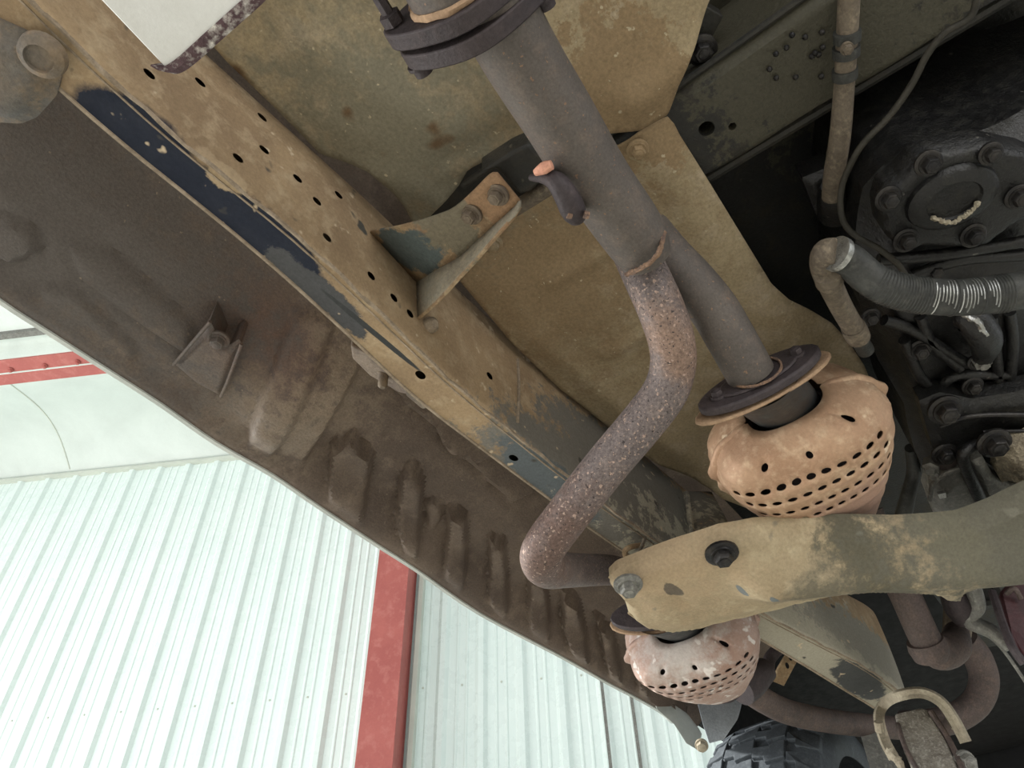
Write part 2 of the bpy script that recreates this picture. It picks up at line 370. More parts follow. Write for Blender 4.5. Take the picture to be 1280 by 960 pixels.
# red column standing against the wall, seen on its right side
sl, _ = wall_hit(458, 830, .32); sr, _ = wall_hit(502, 830, .32)
col = thing('steel_column', 'red oxide painted steel column standing against the ribbed white wall', 'column', W((sl+sr)/2, .2, 0), abs_=True)
sm_ = sl+(sr-sl)*.98
m = MB(); box(m, W((sl+sm_)/2, .315, zt/2), (sm_-sl, .014, zt), np.array([WD, WN, [0, 0, 1.]])); obj('front_flange', m, M_post, col, abs_=True, smooth=False, bev=.003)
m = MB(); box(m, W((sl+sm_)/2, .18, zt/2), (.012, .26, zt), np.array([WD, WN, [0, 0, 1.]])); obj('web', m, M_post, col, abs_=True, smooth=False)
m = MB(); box(m, W((sl+sm_)/2, .045, zt/2), (sm_-sl, .014, zt), np.array([WD, WN, [0, 0, 1.]])); obj('rear_flange', m, M_post, col, abs_=True, smooth=False, bev=.003)
m = MB(); box(m, W(sm_+.01-.02, .18, zt/2), (.012, .27, zt), np.array([WD, WN, [0, 0, 1.]])); obj('side_plate', m, M_post, col, abs_=True, smooth=False, bev=.003)
m = MB(); box(m, W(sm_+.055, .05, zt/2), (.04, .08, zt-.1), np.array([WD, WN, [0, 0, 1.]])); obj('edge_trim', m, M_trim, col, abs_=True, smooth=False, bev=.003)
# ceiling: sagging vinyl faced insulation, a red purlin and a seam
def ceil_hit(px, py, slope=.12):
    # roof plane z = zt + slope*d
    r = ray(px, py); # point p=r*t: z: r2*t+H = zt + slope*(WALL + p.WN)
    t = (zt+slope*WALL-H)/(r[2]-slope*r.dot(WN)); p = r*t; return p.dot(WD), p.dot(WN)+WALL, p[2]+H
_, dp1, zp1 = ceil_hit(60, 474); _, dp2, _ = ceil_hit(60, 443); _, dl, zl = ceil_hit(30, 419)
prof = [(0.03, zt+.0)]+[(dp1*t+.0, zt+.12*dp1*t+.20*math.sin(math.pi*t)**1.0*(1-.3*t)) for t in np.linspace(.04, 1, 18)]
prof += [(dp2+(dl-dp2)*t, zt+.12*(dp2+(dl-dp2)*t)+.10*math.sin(math.pi*t)) for t in np.linspace(0.02, 1, 8)]
prof += [(dl+(9-dl)*t, zt+.12*(dl+(9-dl)*t)+.10*abs(math.sin(math.pi*4*t))) for t in np.linspace(0.03, 1, 26)]
m = MB(); grid(m, [[W(s, d, z) for (d, z) in prof] for s in np.linspace(-8.2, 12, 14)])
ce = struct(obj('ceiling', m, M_ceil, abs_=True, solid=.01))
for sx in (ceil_hit(40, 500)[0]-.1, ceil_hit(40, 500)[0]+1.85, ceil_hit(40, 500)[0]+3.7, ceil_hit(40, 500)[0]-2.0):
    m = MB(); tube(m, [W(sx, d, z-.006) for (d, z) in prof[1:19]], .008, 6, sm=1); obj('seam', m, M_trim, ce, abs_=True)
pu = thing('roof_purlin', 'red oxide painted roof purlin across the white insulated ceiling', 'beam', W(0, dp1, zt), abs_=True)
m = MB(); zz = zt+.12*dp1
prism(m, [W(-8.2, dp1+.0, zz-.015), W(-8.2, dp1+(dp2-dp1)*.55, zz+.02), W(-8.2, dp1+(dp2-dp1)*.55, zz+.24), W(-8.2, dp1, zz+.22)], WD*20.2); obj('web', m, M_post, pu, abs_=True, smooth=False, bev=.004)
m = MB(); prism(m, [W(-8.2, dp1+(dp2-dp1)*.5, zz+.0), W(-8.2, dp2, zz+.02), W(-8.2, dp2, zz+.05), W(-8.2, dp1+(dp2-dp1)*.5, zz+.03)], WD*20.2); obj('lip', m, M_post, pu, abs_=True, smooth=False, bev=.004)
for px in (6, 52, 96): 
    s, d, z = ceil_hit(px, 447); m = MB(); bolt_mesh(m, W(s, dp1+(dp2-dp1)*.62, zz), DOWN, .02, 1.3); obj('bolt', m, M_post, pu, abs_=True)
m = MB(); prism(m, [W(-8.2, dl, zl-.03), W(-8.2, dl+.06, zl-.03), W(-8.2, dl+.06, zl+.06), W(-8.2, dl, zl+.06)], WD*20.2); struct(obj('trim_2', m, M_alu, abs_=True, smooth=False))

# ================================================================== car body, seen from below
sillpx = [(-260, 180), (-120, 285), (0, 374), (60, 413), (130, 458), (200, 503), (270, 552), (340, 592), (400, 633), (470, 679), (520, 711), (600, 766), (700, 819), (760, 853), (800, 874), (830, 892), (858, 915)]
sillP = np.array([Z(x, y, .68) for x, y in sillpx])
body = thing('car_underbody', 'brown sealed floor pan and sill box of the raised car, stamped with lozenge swages', 'car body', (1.2, .6, .68))
def px_poly(pts, z): return np.array([Z(x, y, z)[:2] for x, y in pts])
bumps = [([(412, 562), (440, 553), (466, 578), (457, 632), (430, 625), (412, 605)], .013), ([(500, 600), (518, 596), (529, 615), (526, 678), (508, 672), (494, 640)], .013),
         ([(559, 643), (584, 655), (585, 705), (577, 720), (555, 702)], .013), ([(610, 680), (632, 690), (637, 745), (629, 754), (611, 737)], .012),
         ([(660, 722), (684, 735), (688, 780), (674, 784), (660, 765)], .012), ([(702, 742), (725, 760), (738, 812), (716, 803), (702, 775)], .016),
         ([(742, 772), (765, 792), (780, 838), (760, 828)], .016), ([(786, 800), (806, 826), (812, 858), (796, 848)], .014),
         ([(530, 640), (540, 633), (551, 640), (553, 655), (545, 666), (534, 662)], .006),
         ([(538, 560), (560, 538), (600, 545), (640, 600), (600, 610), (555, 590)], .012),
         ([(60, 340), (100, 345), (180, 420), (170, 450), (120, 430), (70, 390)], .0035),
         ([(-10, 270), (20, 258), (55, 275), (60, 300), (30, 312), (-5, 300)], .006),
         ([(90, 300), (130, 305), (240, 400), (250, 440), (190, 400), (110, 340)], .0025),
         ([(360, 410), (420, 420), (380, 500), (340, 560), (310, 540), (330, 480)], .007),
         ([(500, 500), (600, 560), (680, 660), (640, 660), (560, 590), (480, 520)], .007)]
bump_polys = [(px_poly(p, .715), h) for p, h in bumps]
stepX = [Z(453, 470, .72), Z(372, 582, .70)]
def floor_z(X, Y, d):
    yo = np.interp(X, sillP[:, 0], sillP[:, 1]); w = yo-Y
    z = np.interp(w, [-.05, 0, .012, .03, .10, .15, .20, .28, .5, 2], [.676, .68, .678, .69, .70, .725, .76, .80, .84, .84])
    # the floor steps up in front of the body mount cross box
    t = (Y-stepX[0][1])/(stepX[1][1]-stepX[0][1]+1e-9); xs = stepX[0][0]+(stepX[1][0]-stepX[0][0])*t
    inner = sst(.02, .07, w)
    z = z+.035*inner*sst(-.004, .010, X-xs)-.018*inner*np.exp(-((X-xs+.07)/.05)**2)*sst(.0, .05, w)
    z = z-.008*np.sin(X*9+Y*4)*sst(.05, .12, w)*(X < xs)
    P = np.stack([X, Y], 1)
    for poly, h in bump_polys:
        lo, hi = poly.min(0)-.02, poly.max(0)+.02; k = np.nonzero(((P > lo) & (P < hi)).all(1))[0]
        if len(k) == 0: continue
        e, _ = edist(P[k], poly); e = np.where(inside(P[k], poly), e, -e); z[k] = z[k]+.0025*np.exp(-((e+.003)/.003)**2)*sst(.01, .04, w[k]); z[k] = z[k]-1.7*h*sst(-.001, .0065, e)*sst(.01, .04, w[k])
    return z
poly = [p[:2] for p in sillP]+[(1.74, .6), (1.74, .38), (-.75, .38), (-.75, sillP[0][1])]
m = MB(); patch(m, poly, floor_z, .0055); obj('floor_pan', m, M_floor, body)
# rolled white sill edge
def strip(m, path, sec):
    G = []
    for i, p in enumerate(path):
        G.append([np.array(p)+np.array([0, a, b]) for (a, b) in sec])
    return grid(m, G, closed_v=True)
sp = [sillP[0]-[.5, 0, 0]]+list(sillP); S = spline(sp, 4)
m = MB(); strip(m, S, [(-.002, -.003), (.003, -.004), (.006, .001), (.007, .02), (.0, .02), (-.002, .004)]); e = obj('sill_edge', m, M_sill, body); e['label'] = 'thin white painted lower lip of the sill'
m = MB(); G = [[p+np.array([0, a, b]) for a, b in ((.004, .015), (.035, .03), (.06, .07), (.068, .14), (.060, .30), (.03, .32), (0, .32))] for p in S]; grid(m, G); e = obj('rocker_panel', m, M_sill, body, solid=.002)
m = MB(); box(m, (.9, 0.0, 1.14), (3.9, 1.5, .36)); obj('light_block_box', m, M_void, body, smooth=False)  # added unseen block above the floor pan, keeps light from leaking in
m = MB(); box(m, (3.05, 0.0, 1.0), (.05, 1.7, .65)); obj('gap_block_sheet', m, M_void, body, smooth=False)  # added dark sheet, blocks the bright wall behind the gaps
m = MB(); box(m, (2.35, .20, .90), (1.3, 1.2, .02)); obj('bay_shade_sheet', m, M_void, body, smooth=False)  # dark overhead sheet, the unlit bay's shade put into its colour
m = MB(); box(m, (2.35, .80, .92), (1.25, .02, .34)); obj('side_shade_sheet', m, M_void, body, smooth=False)  # dark upright sheet, shade beside the wheel put into its colour
# dark tunnel underside to the right
m = MB(); poly = [(-.7, .5), (-.7, -1.2), (1.6, -1.2), (2.2, -.6), (2.2, .5)]
patch(m, poly, lambda X, Y, d: .90-.05*sst(.20, .24, X)*(1-sst(.33, .36, X))-.02*np.sin(Y*14)*sst(0, .3, X)+0*X, .02); obj('tunnel_panel', m, M_tunnel, body)
# transverse gearbox crossmember: runs along Y
def zquad(pts, z): return [Z(x, y, z) for x, y in pts]
a0 = Z(841, 131, .76); a1 = Z(885, 222, .76)
m = MB(); poly = np.array([(a0[0]-.005, .17), (a1[0]+.004, .17), (a1[0]+.03, -.9), (a0[0]-.02, -.9)])
hl = [tuple(Z(883, 160, .76)[:2])+(.0085,), tuple(Z(915, 157, .76)[:2])+(.0045,)]
patch(m, poly, lambda X, Y, d: .775-.015*sst(0, .012, d)-.002*np.sin(Y*40), .004, skirt=.09, holes=hl)
xb = thing('gearbox_crossmember', 'dark oily pressed steel crossmember with two round holes, behind the brown vertical line', 'crossmember', (a0[0], -.1, .76))
obj('lower_plate', m, M_tunnel, xb)
m = MB(); tube(m, [(a0[0]-.006, .17, .772), (a0[0]-.022, -.9, .772)], .004, 8, sm=1); obj('rolled_edge', m, M_dark, xb); m = MB(); tube(m, [(a1[0]+.006, .17, .772), (a1[0]+.03, -.9, .772)], .006, 8, sm=1)
obj('rolled_edge', m, M_dark, xb)
m = MB(); prism(m, zquad([(870, 0), (905, 20), (845, 135), (840, 110)], .80), (0, 0, .02)); obj('end_plate', m, M_dark, xb, bev=.002)
bolts(xb, [(Z(877, 62, .79), DOWN, .010), ] , M_boltb)
for i in range(14):
    p = Z(900+rng.uniform(10, 130), rng.uniform(35, 100), .758); 
    if a0[0]+.005 < p[0] < a1[0]-.005: m = MB(); lathe(m, p, DOWN, [(.003, 0), (.0028, .0015), (.0012, .003)], 8); obj('oil_drip', m, M_boltb, xb)

# ------------------------------------------------------------------ frame rail
ZB = .62
Apx = [(-150, -105), (-30, 15), (75, 113), (115, 152), (200, 218), (325, 319), (420, 405), (520, 500), (640, 590), (735, 660), (800, 704), (920, 782), (1000, 829), (1070, 872), (1095, 886)]
Bpx = [(-40, -90), (60, 15), (156, 109), (250, 190), (375, 290), (470, 380), (566, 474), (656, 549), (756, 628), (831, 681), (942, 759), (1020, 800), (1083, 832), (1120, 858)]
Cpx = [(60, -130), (190, 0), (270, 72), (400, 192), (480, 265), (560, 345), (640, 420), (700, 477), (790, 553), (860, 612), (915, 655), (1020, 720), (1060, 742), (1130, 790)]
A = np.array([Z(x, y, ZB) for x, y in Apx]); B = np.array([Z(x, y, ZB) for x, y in Bpx])
Cc = []
for x, y in Cpx:
    p = Z(x, y, .75)
    for _ in range(8): yb = np.interp(p[0], B[:, 0], B[:, 1])-.002; p = YP(x, y, yb)
    Cc.append(p)
Cc = np.array(Cc); xs = np.arange(-.45, 1.67, .0045)
sk = lambda v: np.convolve(np.pad(v, 12, mode='edge'), np.ones(25)/25, 'valid')
ya = sk(np.interp(xs, A[:, 0], A[:, 1])); yb = sk(np.interp(xs, B[:, 0], B[:, 1])); zc = sk(np.clip(np.interp(xs, Cc[:, 0], Cc[:, 2]), .70, .82))
R_ = .005; rows = []
for x, a, b, z in zip(xs, ya, yb, zc):
    q = [(a+.001, ZB+.004)]+[(a+(b-a)*t, ZB) for t in np.linspace(.06, .90, 12)]+[(b+.003, ZB-.0015), (b+.001, ZB), (b, ZB+.004)]
    q += [(b-.003*math.sin(math.pi*t), ZB+(z-ZB)*t) for t in np.linspace(.06, .94, 32)]+[(b+.001, z-.002), (b+.006, z)]
    q += [(a-.006, z), (a, z-.006), (a, ZB+(z-ZB)*.5)]
    rows.append([(x, yy, zz) for yy, zz in q])
rows = np.array(rows); pj, _ = proj(rows)
def find(px, py, j0, j1):
    d = np.hypot(pj[:, j0:j1, 0]-px, pj[:, j0:j1, 1]-py); k = np.unravel_index(np.argmin(d), d.shape); return k[0], k[1]+j0
holes = []
for x, y in [(185, 93), (248, 101), (329, 147), (330, 186), (299, 200), (374, 223), (398, 253), (425, 243), (409, 297), (462, 344), (491, 371), (514, 391), (611, 470)]:
    i, j = find(x, y, 18, 46); holes.append((i, j, 1.25, 1.0))
for x, y in [(524, 469), (641, 572)]:
    i, j = find(x, y, 3, 12); holes.append((i, j, 1.6, 1.2))
rail = thing('frame_rail', 'long tan dusty box frame rail with worn navy patches running diagonally across', 'frame rail', (1.0, .42, ZB))
m = MB(); grid(m, rows, closed_v=True, holes=holes); obj('rail_box', m, M_rail, rail)
def on_rail_side(px, py):
    i, j = find(px, py, 14, 48); return rows[i, j]
# seam along the lower inner corner, an upright weld, an edge lip
m = MB(); tube(m, [(x, b+.0035+.0012*math.sin(x*90)*rng.uniform(.2, 1), ZB-.0005) for x, b in zip(xs[::3], yb[::3])], .0022, 6, sm=1, wob=.25); obj('weld_seam', m, M_weld, rail)
m = MB(); tube(m, [(x, b+.011, ZB+.0005) for x, b in zip(xs[::3], yb[::3])], .0014, 6, sm=1, wob=.2); obj('weld_seam', m, M_weld, rail)
m = MB(); tube(m, [(x, a-.001, ZB+.001) for x, a in zip(xs[::3], ya[::3])], .0026, 6, sm=1); obj('edge_lip', m, M_weld, rail)
w0, w1 = on_rail_side(647, 450), on_rail_side(647, 530)
m = MB(); tube(m, [w0+[0, -.001, 0], (w0+w1)/2+[0, -.003, 0], w1+[0, -.001, 0]], .0022, 6); obj('upright_weld', m, M_weld, rail)
# gusset plate and small lip beside the crossmember
m = MB(); g = [YP(858, 615, .36), YP(890, 615, .35), Z(912, 655, .64), Z(905, 672, .60), Z(868, 682, .60)]
prism(m, g, (0, .006, .004)); obj('gusset', m, M_rail, rail, bev=.001)
m = MB(); tube(m, [YP(858, 616, .352), Z(868, 682, .595)], .004, 8, sm=1); obj('gusset_rib', m, M_rail, rail)
m = MB(); tube(m, [Z(806, 672, .60), Z(800, 690, .60), Z(812, 685, .585), Z(836, 683, .58)][::1], .0025, 8); obj('wire_clip', m, M_line, rail)
m = MB(); tube(m, [Z(803, 681, .615), Z(788, 684, .60), Z(781, 690, .595), Z(784, 703, .59), Z(779, 712, .585)], .004, 8); obj('clip', m, M_tan, rail)
# rear body mount at the far upper left
bmx = thing('body_mount_bracket', 'dusty rounded body mount bracket with a big bolt at the upper left edge', 'bracket', Z(20, 90, .63))
m = MB(); patch(m, px_poly([(-60, 0), (30, 40), (62, 60), (76, 95), (70, 120), (45, 148), (25, 156), (-10, 154), (-80, 120)], .615), lambda X, Y, d: .617-.012*sst(0, .02, d), .004, skirt=.05); obj('mount_plate', m, mat('grey_brown_mount', '#7a6a56', '#5b5a58', '#8b7355', scale=9, bump=.4), bmx)
m = MB(); lathe(m, Z(52, 70, .606), DOWN, [(.018, -.004), (.017, .002), (.013, .005), (.011, .006), (.010, .003)], 24); obj('bolt_boss', m, MATS['grey_brown_mount'], bmx)
# hanging bolt group under the rail edge
hb = thing('body_mount_bolt', 'dusty tapered mount and bolts hanging behind the outer edge of the rail', 'bolt', Z(470, 470, .66))
m = MB(); prism(m, [Z(438, 432, .66), Z(470, 445, .655), Z(520, 495, .65), Z(500, 492, .66), Z(462, 470, .67), Z(440, 448, .67)], (0, 0, .03)); obj('mount_foot', m, M_floor, hb, bev=.003)
m = MB(); lathe(m, Z(480, 462, .668), nrm(Z(478, 486, .64)-Z(480, 462, .668)), [(.011, -.02), (.010, .004), (.006, .009), (.0058, .024), (.003, .027)], 14); obj('stud', m, M_bolt, hb)
m = MB(); prism(m, [Z(502, 480, .65), Z(530, 500, .645), Z(538, 510, .645), Z(528, 512, .65), Z(508, 495, .655)], (0, 0, .01)); obj('nut_plate', m, M_bolt, hb, bev=.002)
# tapered bracket on the sill box
sb = thing('sill_bracket', 'small brown tapered bracket with a round bolt, on the floor pan left of the rail', 'bracket', Z(260, 450, .69))
pts = [(262, 402), (252, 420), (217, 456), (245, 480), (276, 496), (284, 478), (302, 430), (298, 425), (288, 432), (276, 430)]
m = MB(); patch(m, px_poly(pts, .688), lambda X, Y, d: .690-.006*sst(0, .008, d), .003, skirt=.035); obj('bracket_plate', m, M_floor, sb)
m = MB(); tube(m, [Z(263, 402, .682), Z(217, 456, .684)], .0022, 8, sm=1); tube(m, [Z(302, 430, .682), Z(284, 478, .682), Z(276, 496, .684)], .002, 8, sm=1); obj('rolled_rim', m, M_floor, sb)
bolts(sb, [(Z(273, 424, .690), DOWN, .0085)], M_floor)

# ------------------------------------------------------------------ tunnel heat shields
def wav(z0, up=.02, crease=()):
    cr = [(Z(*a, z0)[:2], Z(*b, z0)[:2], h, w) for a, b, h, w in crease]
    def f(X, Y, d):
        z = z0+up*(1-sst(0, .05, d))*.35-.004*np.sin(X*21+Y*9)*sst(0, .05, d)-.003*np.sin(Y*33-X*12)
        for a, b, h, w in cr:
            q, _ = edist(np.stack([X, Y], 1), np.array([a, b, b])); z = z-h*np.exp(-(q/w)**2)
        return z
    return f
sh1 = thing('rear_heat_shield', 'large sandy heat shield sheet behind the flanged pipe, top centre', 'heat shield', Z(600, 120, .75))
poly = [(230, 20), (200, -80), (930, -160), (900, -30), (884, 8), (868, 55), (848, 105), (842, 128), (836, 146), (815, 158), (800, 166), (770, 168), (700, 172), (640, 184), (585, 212), (574, 232), (545, 262), (520, 290), (508, 262), (492, 240), (462, 214), (440, 207), (400, 196), (340, 136), (282, 80)]
m = MB(); patch(m, px_poly(poly, .745), wav(.745, .01, [((560, 215), (720, 150), .006, .012), ((795, 130), (880, 60), .010, .02), ((400, 60), (560, 160), .006, .03), ((470, 215), (560, 250), .005, .02)]), .006)
obj('shield_sheet', m, M_shield, sh1, solid=.0015)
sh2 = thing('front_heat_shield', 'long sandy heat shield sheet behind the pipe fork, narrowing past the converter', 'heat shield', Z(860, 420, .75))
poly = [(575, 352), (600, 322), (620, 290), (690, 242), (720, 205), (775, 178), (800, 160), (838, 146), (850, 170), (885, 225), (930, 298), (962, 350), (985, 372), (1012, 388), (1042, 408), (1062, 430), (1082, 460), (1098, 500), (1106, 560), (1090, 640), (1040, 690), (960, 648), (905, 628), (872, 600), (820, 580), (760, 536), (700, 490), (640, 430)]
m = MB(); patch(m, px_poly(poly, .757), wav(.757, .012, [((690, 350), (770, 300), .006, .012), ((760, 440), (830, 400), .005, .012), ((780, 150), (1000, 430), .012, .03), ((1000, 560), (880, 600), .006, .02), ((660, 420), (900, 600), .006, .02)]), .006)
obj('shield_sheet', m, M_shield, sh2, solid=.0015)
bolts(sh2, [(Z(797, 187, .742), DOWN, .0075), (Z(616, 305, .742), DOWN, .0075)], M_shield, label='sand covered shield bolt')
# dark sheet standing in for the shade of the hanger gap between the shields
m = MB(); prism(m, zquad([(520, 300), (560, 205), (720, 140), (740, 230), (600, 345)], .80), (0, 0, .004)); obj('recess_shade_sheet', m, M_dark, sh1, smooth=False)
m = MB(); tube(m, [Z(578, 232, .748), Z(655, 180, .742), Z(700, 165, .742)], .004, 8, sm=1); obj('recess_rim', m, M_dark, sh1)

# ------------------------------------------------------------------ hanger bracket bolted to the rail
br = thing('exhaust_hanger_bracket', 'rusty tan two-bolt hanger bracket projecting from the rail towards the pipe', 'bracket', Z(540, 310, .64))
yr = lambda x, y: on_rail_side(x, y)+np.array([0, -.001, 0])
q0, q1 = yr(462, 288), yr(522, 352)
e0 = [q0, Z(500, 282, .672), Z(545, 269, .665), Z(568, 259, .66), Z(592, 238, .655), Z(612, 218, .652), Z(622, 216, .651)]
e1 = [q1, Z(548, 336, .670), Z(575, 321, .664), Z(598, 300, .66), Z(622, 278, .655), Z(644, 258, .651), Z(650, 250, .650)]
G = [[np.array(a)*(1-t)+np.array(b)*t for t in np.linspace(0, 1, 6)] for a, b in zip(spline(e0, 3), spline(e1, 3))]
m = MB(); grid(m, G); obj('top_plate', m, M_tan, br, solid=.003)
e2 = [yr(524, 398), Z(546, 378, .632), Z(572, 350, .632), Z(598, 322, .634), Z(622, 294, .638), Z(643, 270, .644), Z(650, 258, .647)]
G = [[a*(1-t)+b*t+np.array([0, 0, -.004*math.sin(math.pi*t)]) for t in np.linspace(0, 1, 5)] for a, b in zip(spline(e1, 3), spline(e2, 3))]
m = MB(); grid(m, G); obj('side_flange', m, mat('grey_dusty_flange', '#8f8a7a', '#857a66', '#9c8f76', scale=20, bump=.3), br, solid=.003)
m = MB(); tube(m, spline(e2, 2), .0022, 6, sm=1); obj('flange_lip', m, M_tan, br)
n_ = nrm(np.cross(Z(592, 238, .655)-q0, Z(598, 300, .66)-q0)); n_ = n_ if n_[2] < 0 else -n_
bolts(br, [(Z(622, 243, .6515), n_, .0075), (Z(589, 267, .6575), n_, .0075)], M_bolt)
m = MB(); lathe(m, yr(536, 408), (0, -1, -.5), [(.010, 0), (.009, .006), (.005, .010)], 14); obj('weld_nut', m, M_weld, br)
ha = thing('rubber_hanger', 'dark rubber exhaust hanger between bracket and pipe', 'hanger', Z(640, 220, .70))
m = MB(); prism(m, zquad([(600, 216), (640, 190), (662, 180), (690, 214), (664, 240), (650, 244), (622, 212)], .672), (0, 0, .03)); obj('rubber_block', m, M_dark, ha, bev=.006)
m = MB(); tube(m, [Z(642, 262, .69), Z(690, 232, .68)], .008, 12, sm=1); obj('rod', m, M_line, ha)

# ------------------------------------------------------------------ exhaust
def DW(px, py, w, r): return D(px, py, 2*r*F/w)
ex = thing('exhaust_pipe', 'thick dark weathered exhaust pipe with a bolted flange at the top, forking into two', 'pipe', Z(700, 180, .6))
rm = .0305
mainpts = [(558, -110, .60), (600, -30, .60), (645, 60, .605), (700, 150, .61), (745, 225, .61), (790, 290, .61), (806, 318, .612)]
mp = [Z(x, y, z) for x, y, z in mainpts]
m = MB(); tube(m, mp, [rm]*5+[rm*.99, rm*.86], 36); obj('main_pipe', m, M_pipe, ex)
m = MB(); tube(m, [mp[-2]*.1+mp[-1]*.9, mp[-1]], [rm*.9, rm*.5], 30, sm=2)
pb = [(792, 312, 56), (810, 350, 58), (826, 386, 58.5), (839, 425, 58), (841, 458, 57), (830, 492, 56.5), (800, 532, 56), (766, 572, 55.5), (733, 613, 55), (704, 651, 54.5), (684, 678, 54), (676, 697, 53), (684, 710, 50), (706, 712.5, 44), (735, 712.5, 40), (765, 713, 37.5), (790, 722, 36), (810, 740, 35)]
rb = .0232
m = MB(); tube(m, [DW(x, y, w, rb) for x, y, w in pb], rb, 32); o = obj('left_branch', m, M_pipeb, ex); o['label'] = 'speckled reddish-grey branch bending down and under the rail'
pa = [(812, 295, 58), (836, 325, 60), (866, 357, 61), (893, 390, 61), (911, 420, 61), (928, 450, 60.5), (940, 472, 60)]
ra = .0250
m = MB(); tube(m, [DW(x, y, w, ra)+np.array([0, 0, .005]) for x, y, w in pa], ra, 32); obj('right_branch', m, M_pipe, ex)
# weld collar around the fork
ax = nrm(mp[-1]-mp[-2]); cc = (mp[-2]*.3+mp[-1]*.7)
cpt = [Z(783, 343, .588), Z(800, 336, .575), Z(815, 326, .574), Z(825, 312, .580), Z(830, 290, .600)]
m = MB(); tube(m, cpt, .0024, 8, wob=.25); obj('weld_bead', m, M_weldrust, ex)
# flange at top
axm = nrm(mp[2]-mp[1]); fc = Z(590, 22, .603)
FU = nrm(Z(540, 90, .6)-Z(640, -40, .6)); FU = nrm(FU-axm*FU.dot(axm)); FV = np.cross(axm, FU)
def flange_plate(c, ax, U_, V_, a, b, ear, th, n=48):
    ps = []
    for k in range(n):
        t = 2*math.pi*k/n; rr = b+(a-b)*abs(math.cos(t))**3
        ps.append(c+U_*rr*math.cos(t)+V_*max(b, 0)*math.sin(t)*(1.0)-ax*th/2)
    return ps
for k, off in enumerate((-.016, .0025)):
    m = MB(); prism(m, flange_plate(fc+axm*off, axm, FU, FV, .064-.003*k, .043, 0, .014), axm*.014); o = obj('flange', m, M_flange, ex, bev=.0015)
m = MB(); tube(m, [fc-axm*.02, fc-axm*.03, fc-axm*.12], [.0375, .036, .036], 32, sm=3); obj('rear_pipe', m, M_pipe, ex)
m = MB(); tube(m, [fc-axm*.025+FU*.036*math.cos(t)+FV*.036*math.sin(t) for t in np.linspace(0, 2*math.pi, 30)], .0032, 8, sm=1, wob=.3); obj('weld_bead', m, M_gasket, ex)
for s in (1, -1):
    m = MB(); cb = fc+FU*.053*s; lathe(m, cb-axm*.024, -axm, [(.0085, 0), (.0085, .008), (.005, .009), (.0048, .022)], 6); obj('stud', m, M_flange, ex); m = MB(); lathe(m, cb+axm*.010, axm, [(.010, 0), (.010, .003), (.0075, .004), (.0075, .010)], 12); obj('flange_bolt', m, M_flange, ex)
# hanger strap welded to the pipe
m = MB(); tube(m, [Z(664, 222, .60), Z(682, 222, .585), Z(696, 228, .575), Z(708, 245, .57), Z(716, 262, .572), Z(720, 270, .58)], [.003, .006, .009, .0105, .011, .009], 16); obj('hanger_strap', m, M_flange, ex)
m = MB(); tube(m, [Z(669, 216, .58), Z(680, 210, .578), Z(690, 206, .577)], [.003, .0052, .004], 10); o = obj('strap_tip', m, mat('fresh_pink_rust', '#d99a7a', '#c58468', scale=60), ex); o['label'] = 'chipped pink rust tip of the hanger strap'
m = MB()
for x, y in ((712, 268), (733, 268)): tube(m, [Z(x-3, y, .562), Z(x+3, y+1, .562)], .0035, 8, sm=1)
obj('weld_bead', m, M_weldrust, ex)

def oval_flange(parent, c, ax, U_, a, b, th, material, name='flange', label=None):
    A_ = nrm(ax); U_ = nrm(np.array(U_)-A_*np.dot(U_, A_)); V_ = np.cross(A_, U_); ps = []
    for k in range(56):
        t = 2*math.pi*k/56; ct, st = math.cos(t), math.sin(t)
        rr = 1/((abs(ct)/a)**1.55+(abs(st)/b)**1.9)**(1/1.7); ps.append(c+U_*rr*ct+V_*rr*st)
    m = MB(); prism(m, ps, A_*th); o = obj(name, m, material, parent, bev=.0025)
    if label: o['label'] = label
    return o, U_, V_
# lower right flange
fa0, fa1 = DW(928, 450, 58, ra), DW(944, 482, 59, ra); vv_ = nrm(ray(945, 468)); ti_ = D(982, 561, 1.)-D(945, 468, 1.); ti_ = nrm(ti_-vv_*ti_.dot(vv_)); axa = vv_*.50+ti_*.866; fcen = D(947, 470, .80)
Uf = D(1008, 441, .80)-D(886, 494, .80)
oval_flange(ex, fcen, axa, Uf, .054, .045, .010, M_flange)
oF, U2, V2 = oval_flange(ex, fcen+axa*.001, axa, Uf, .034, .033, -.004, M_flange, 'flange_step')
m = MB(); tube(m, [fcen-axa*.005+U2*.026*math.cos(t)+V2*.026*math.sin(t) for t in np.linspace(0, 2*math.pi, 30)], .0014, 8, sm=1, wob=.3); obj('weld_bead', m, M_weldrust, ex)
for s in (1, -1):
    m = MB(); bolt_mesh(m, fcen+U2*.046*s, -axa, .0065, 1.3); obj('flange_bolt', m, M_flange, ex)

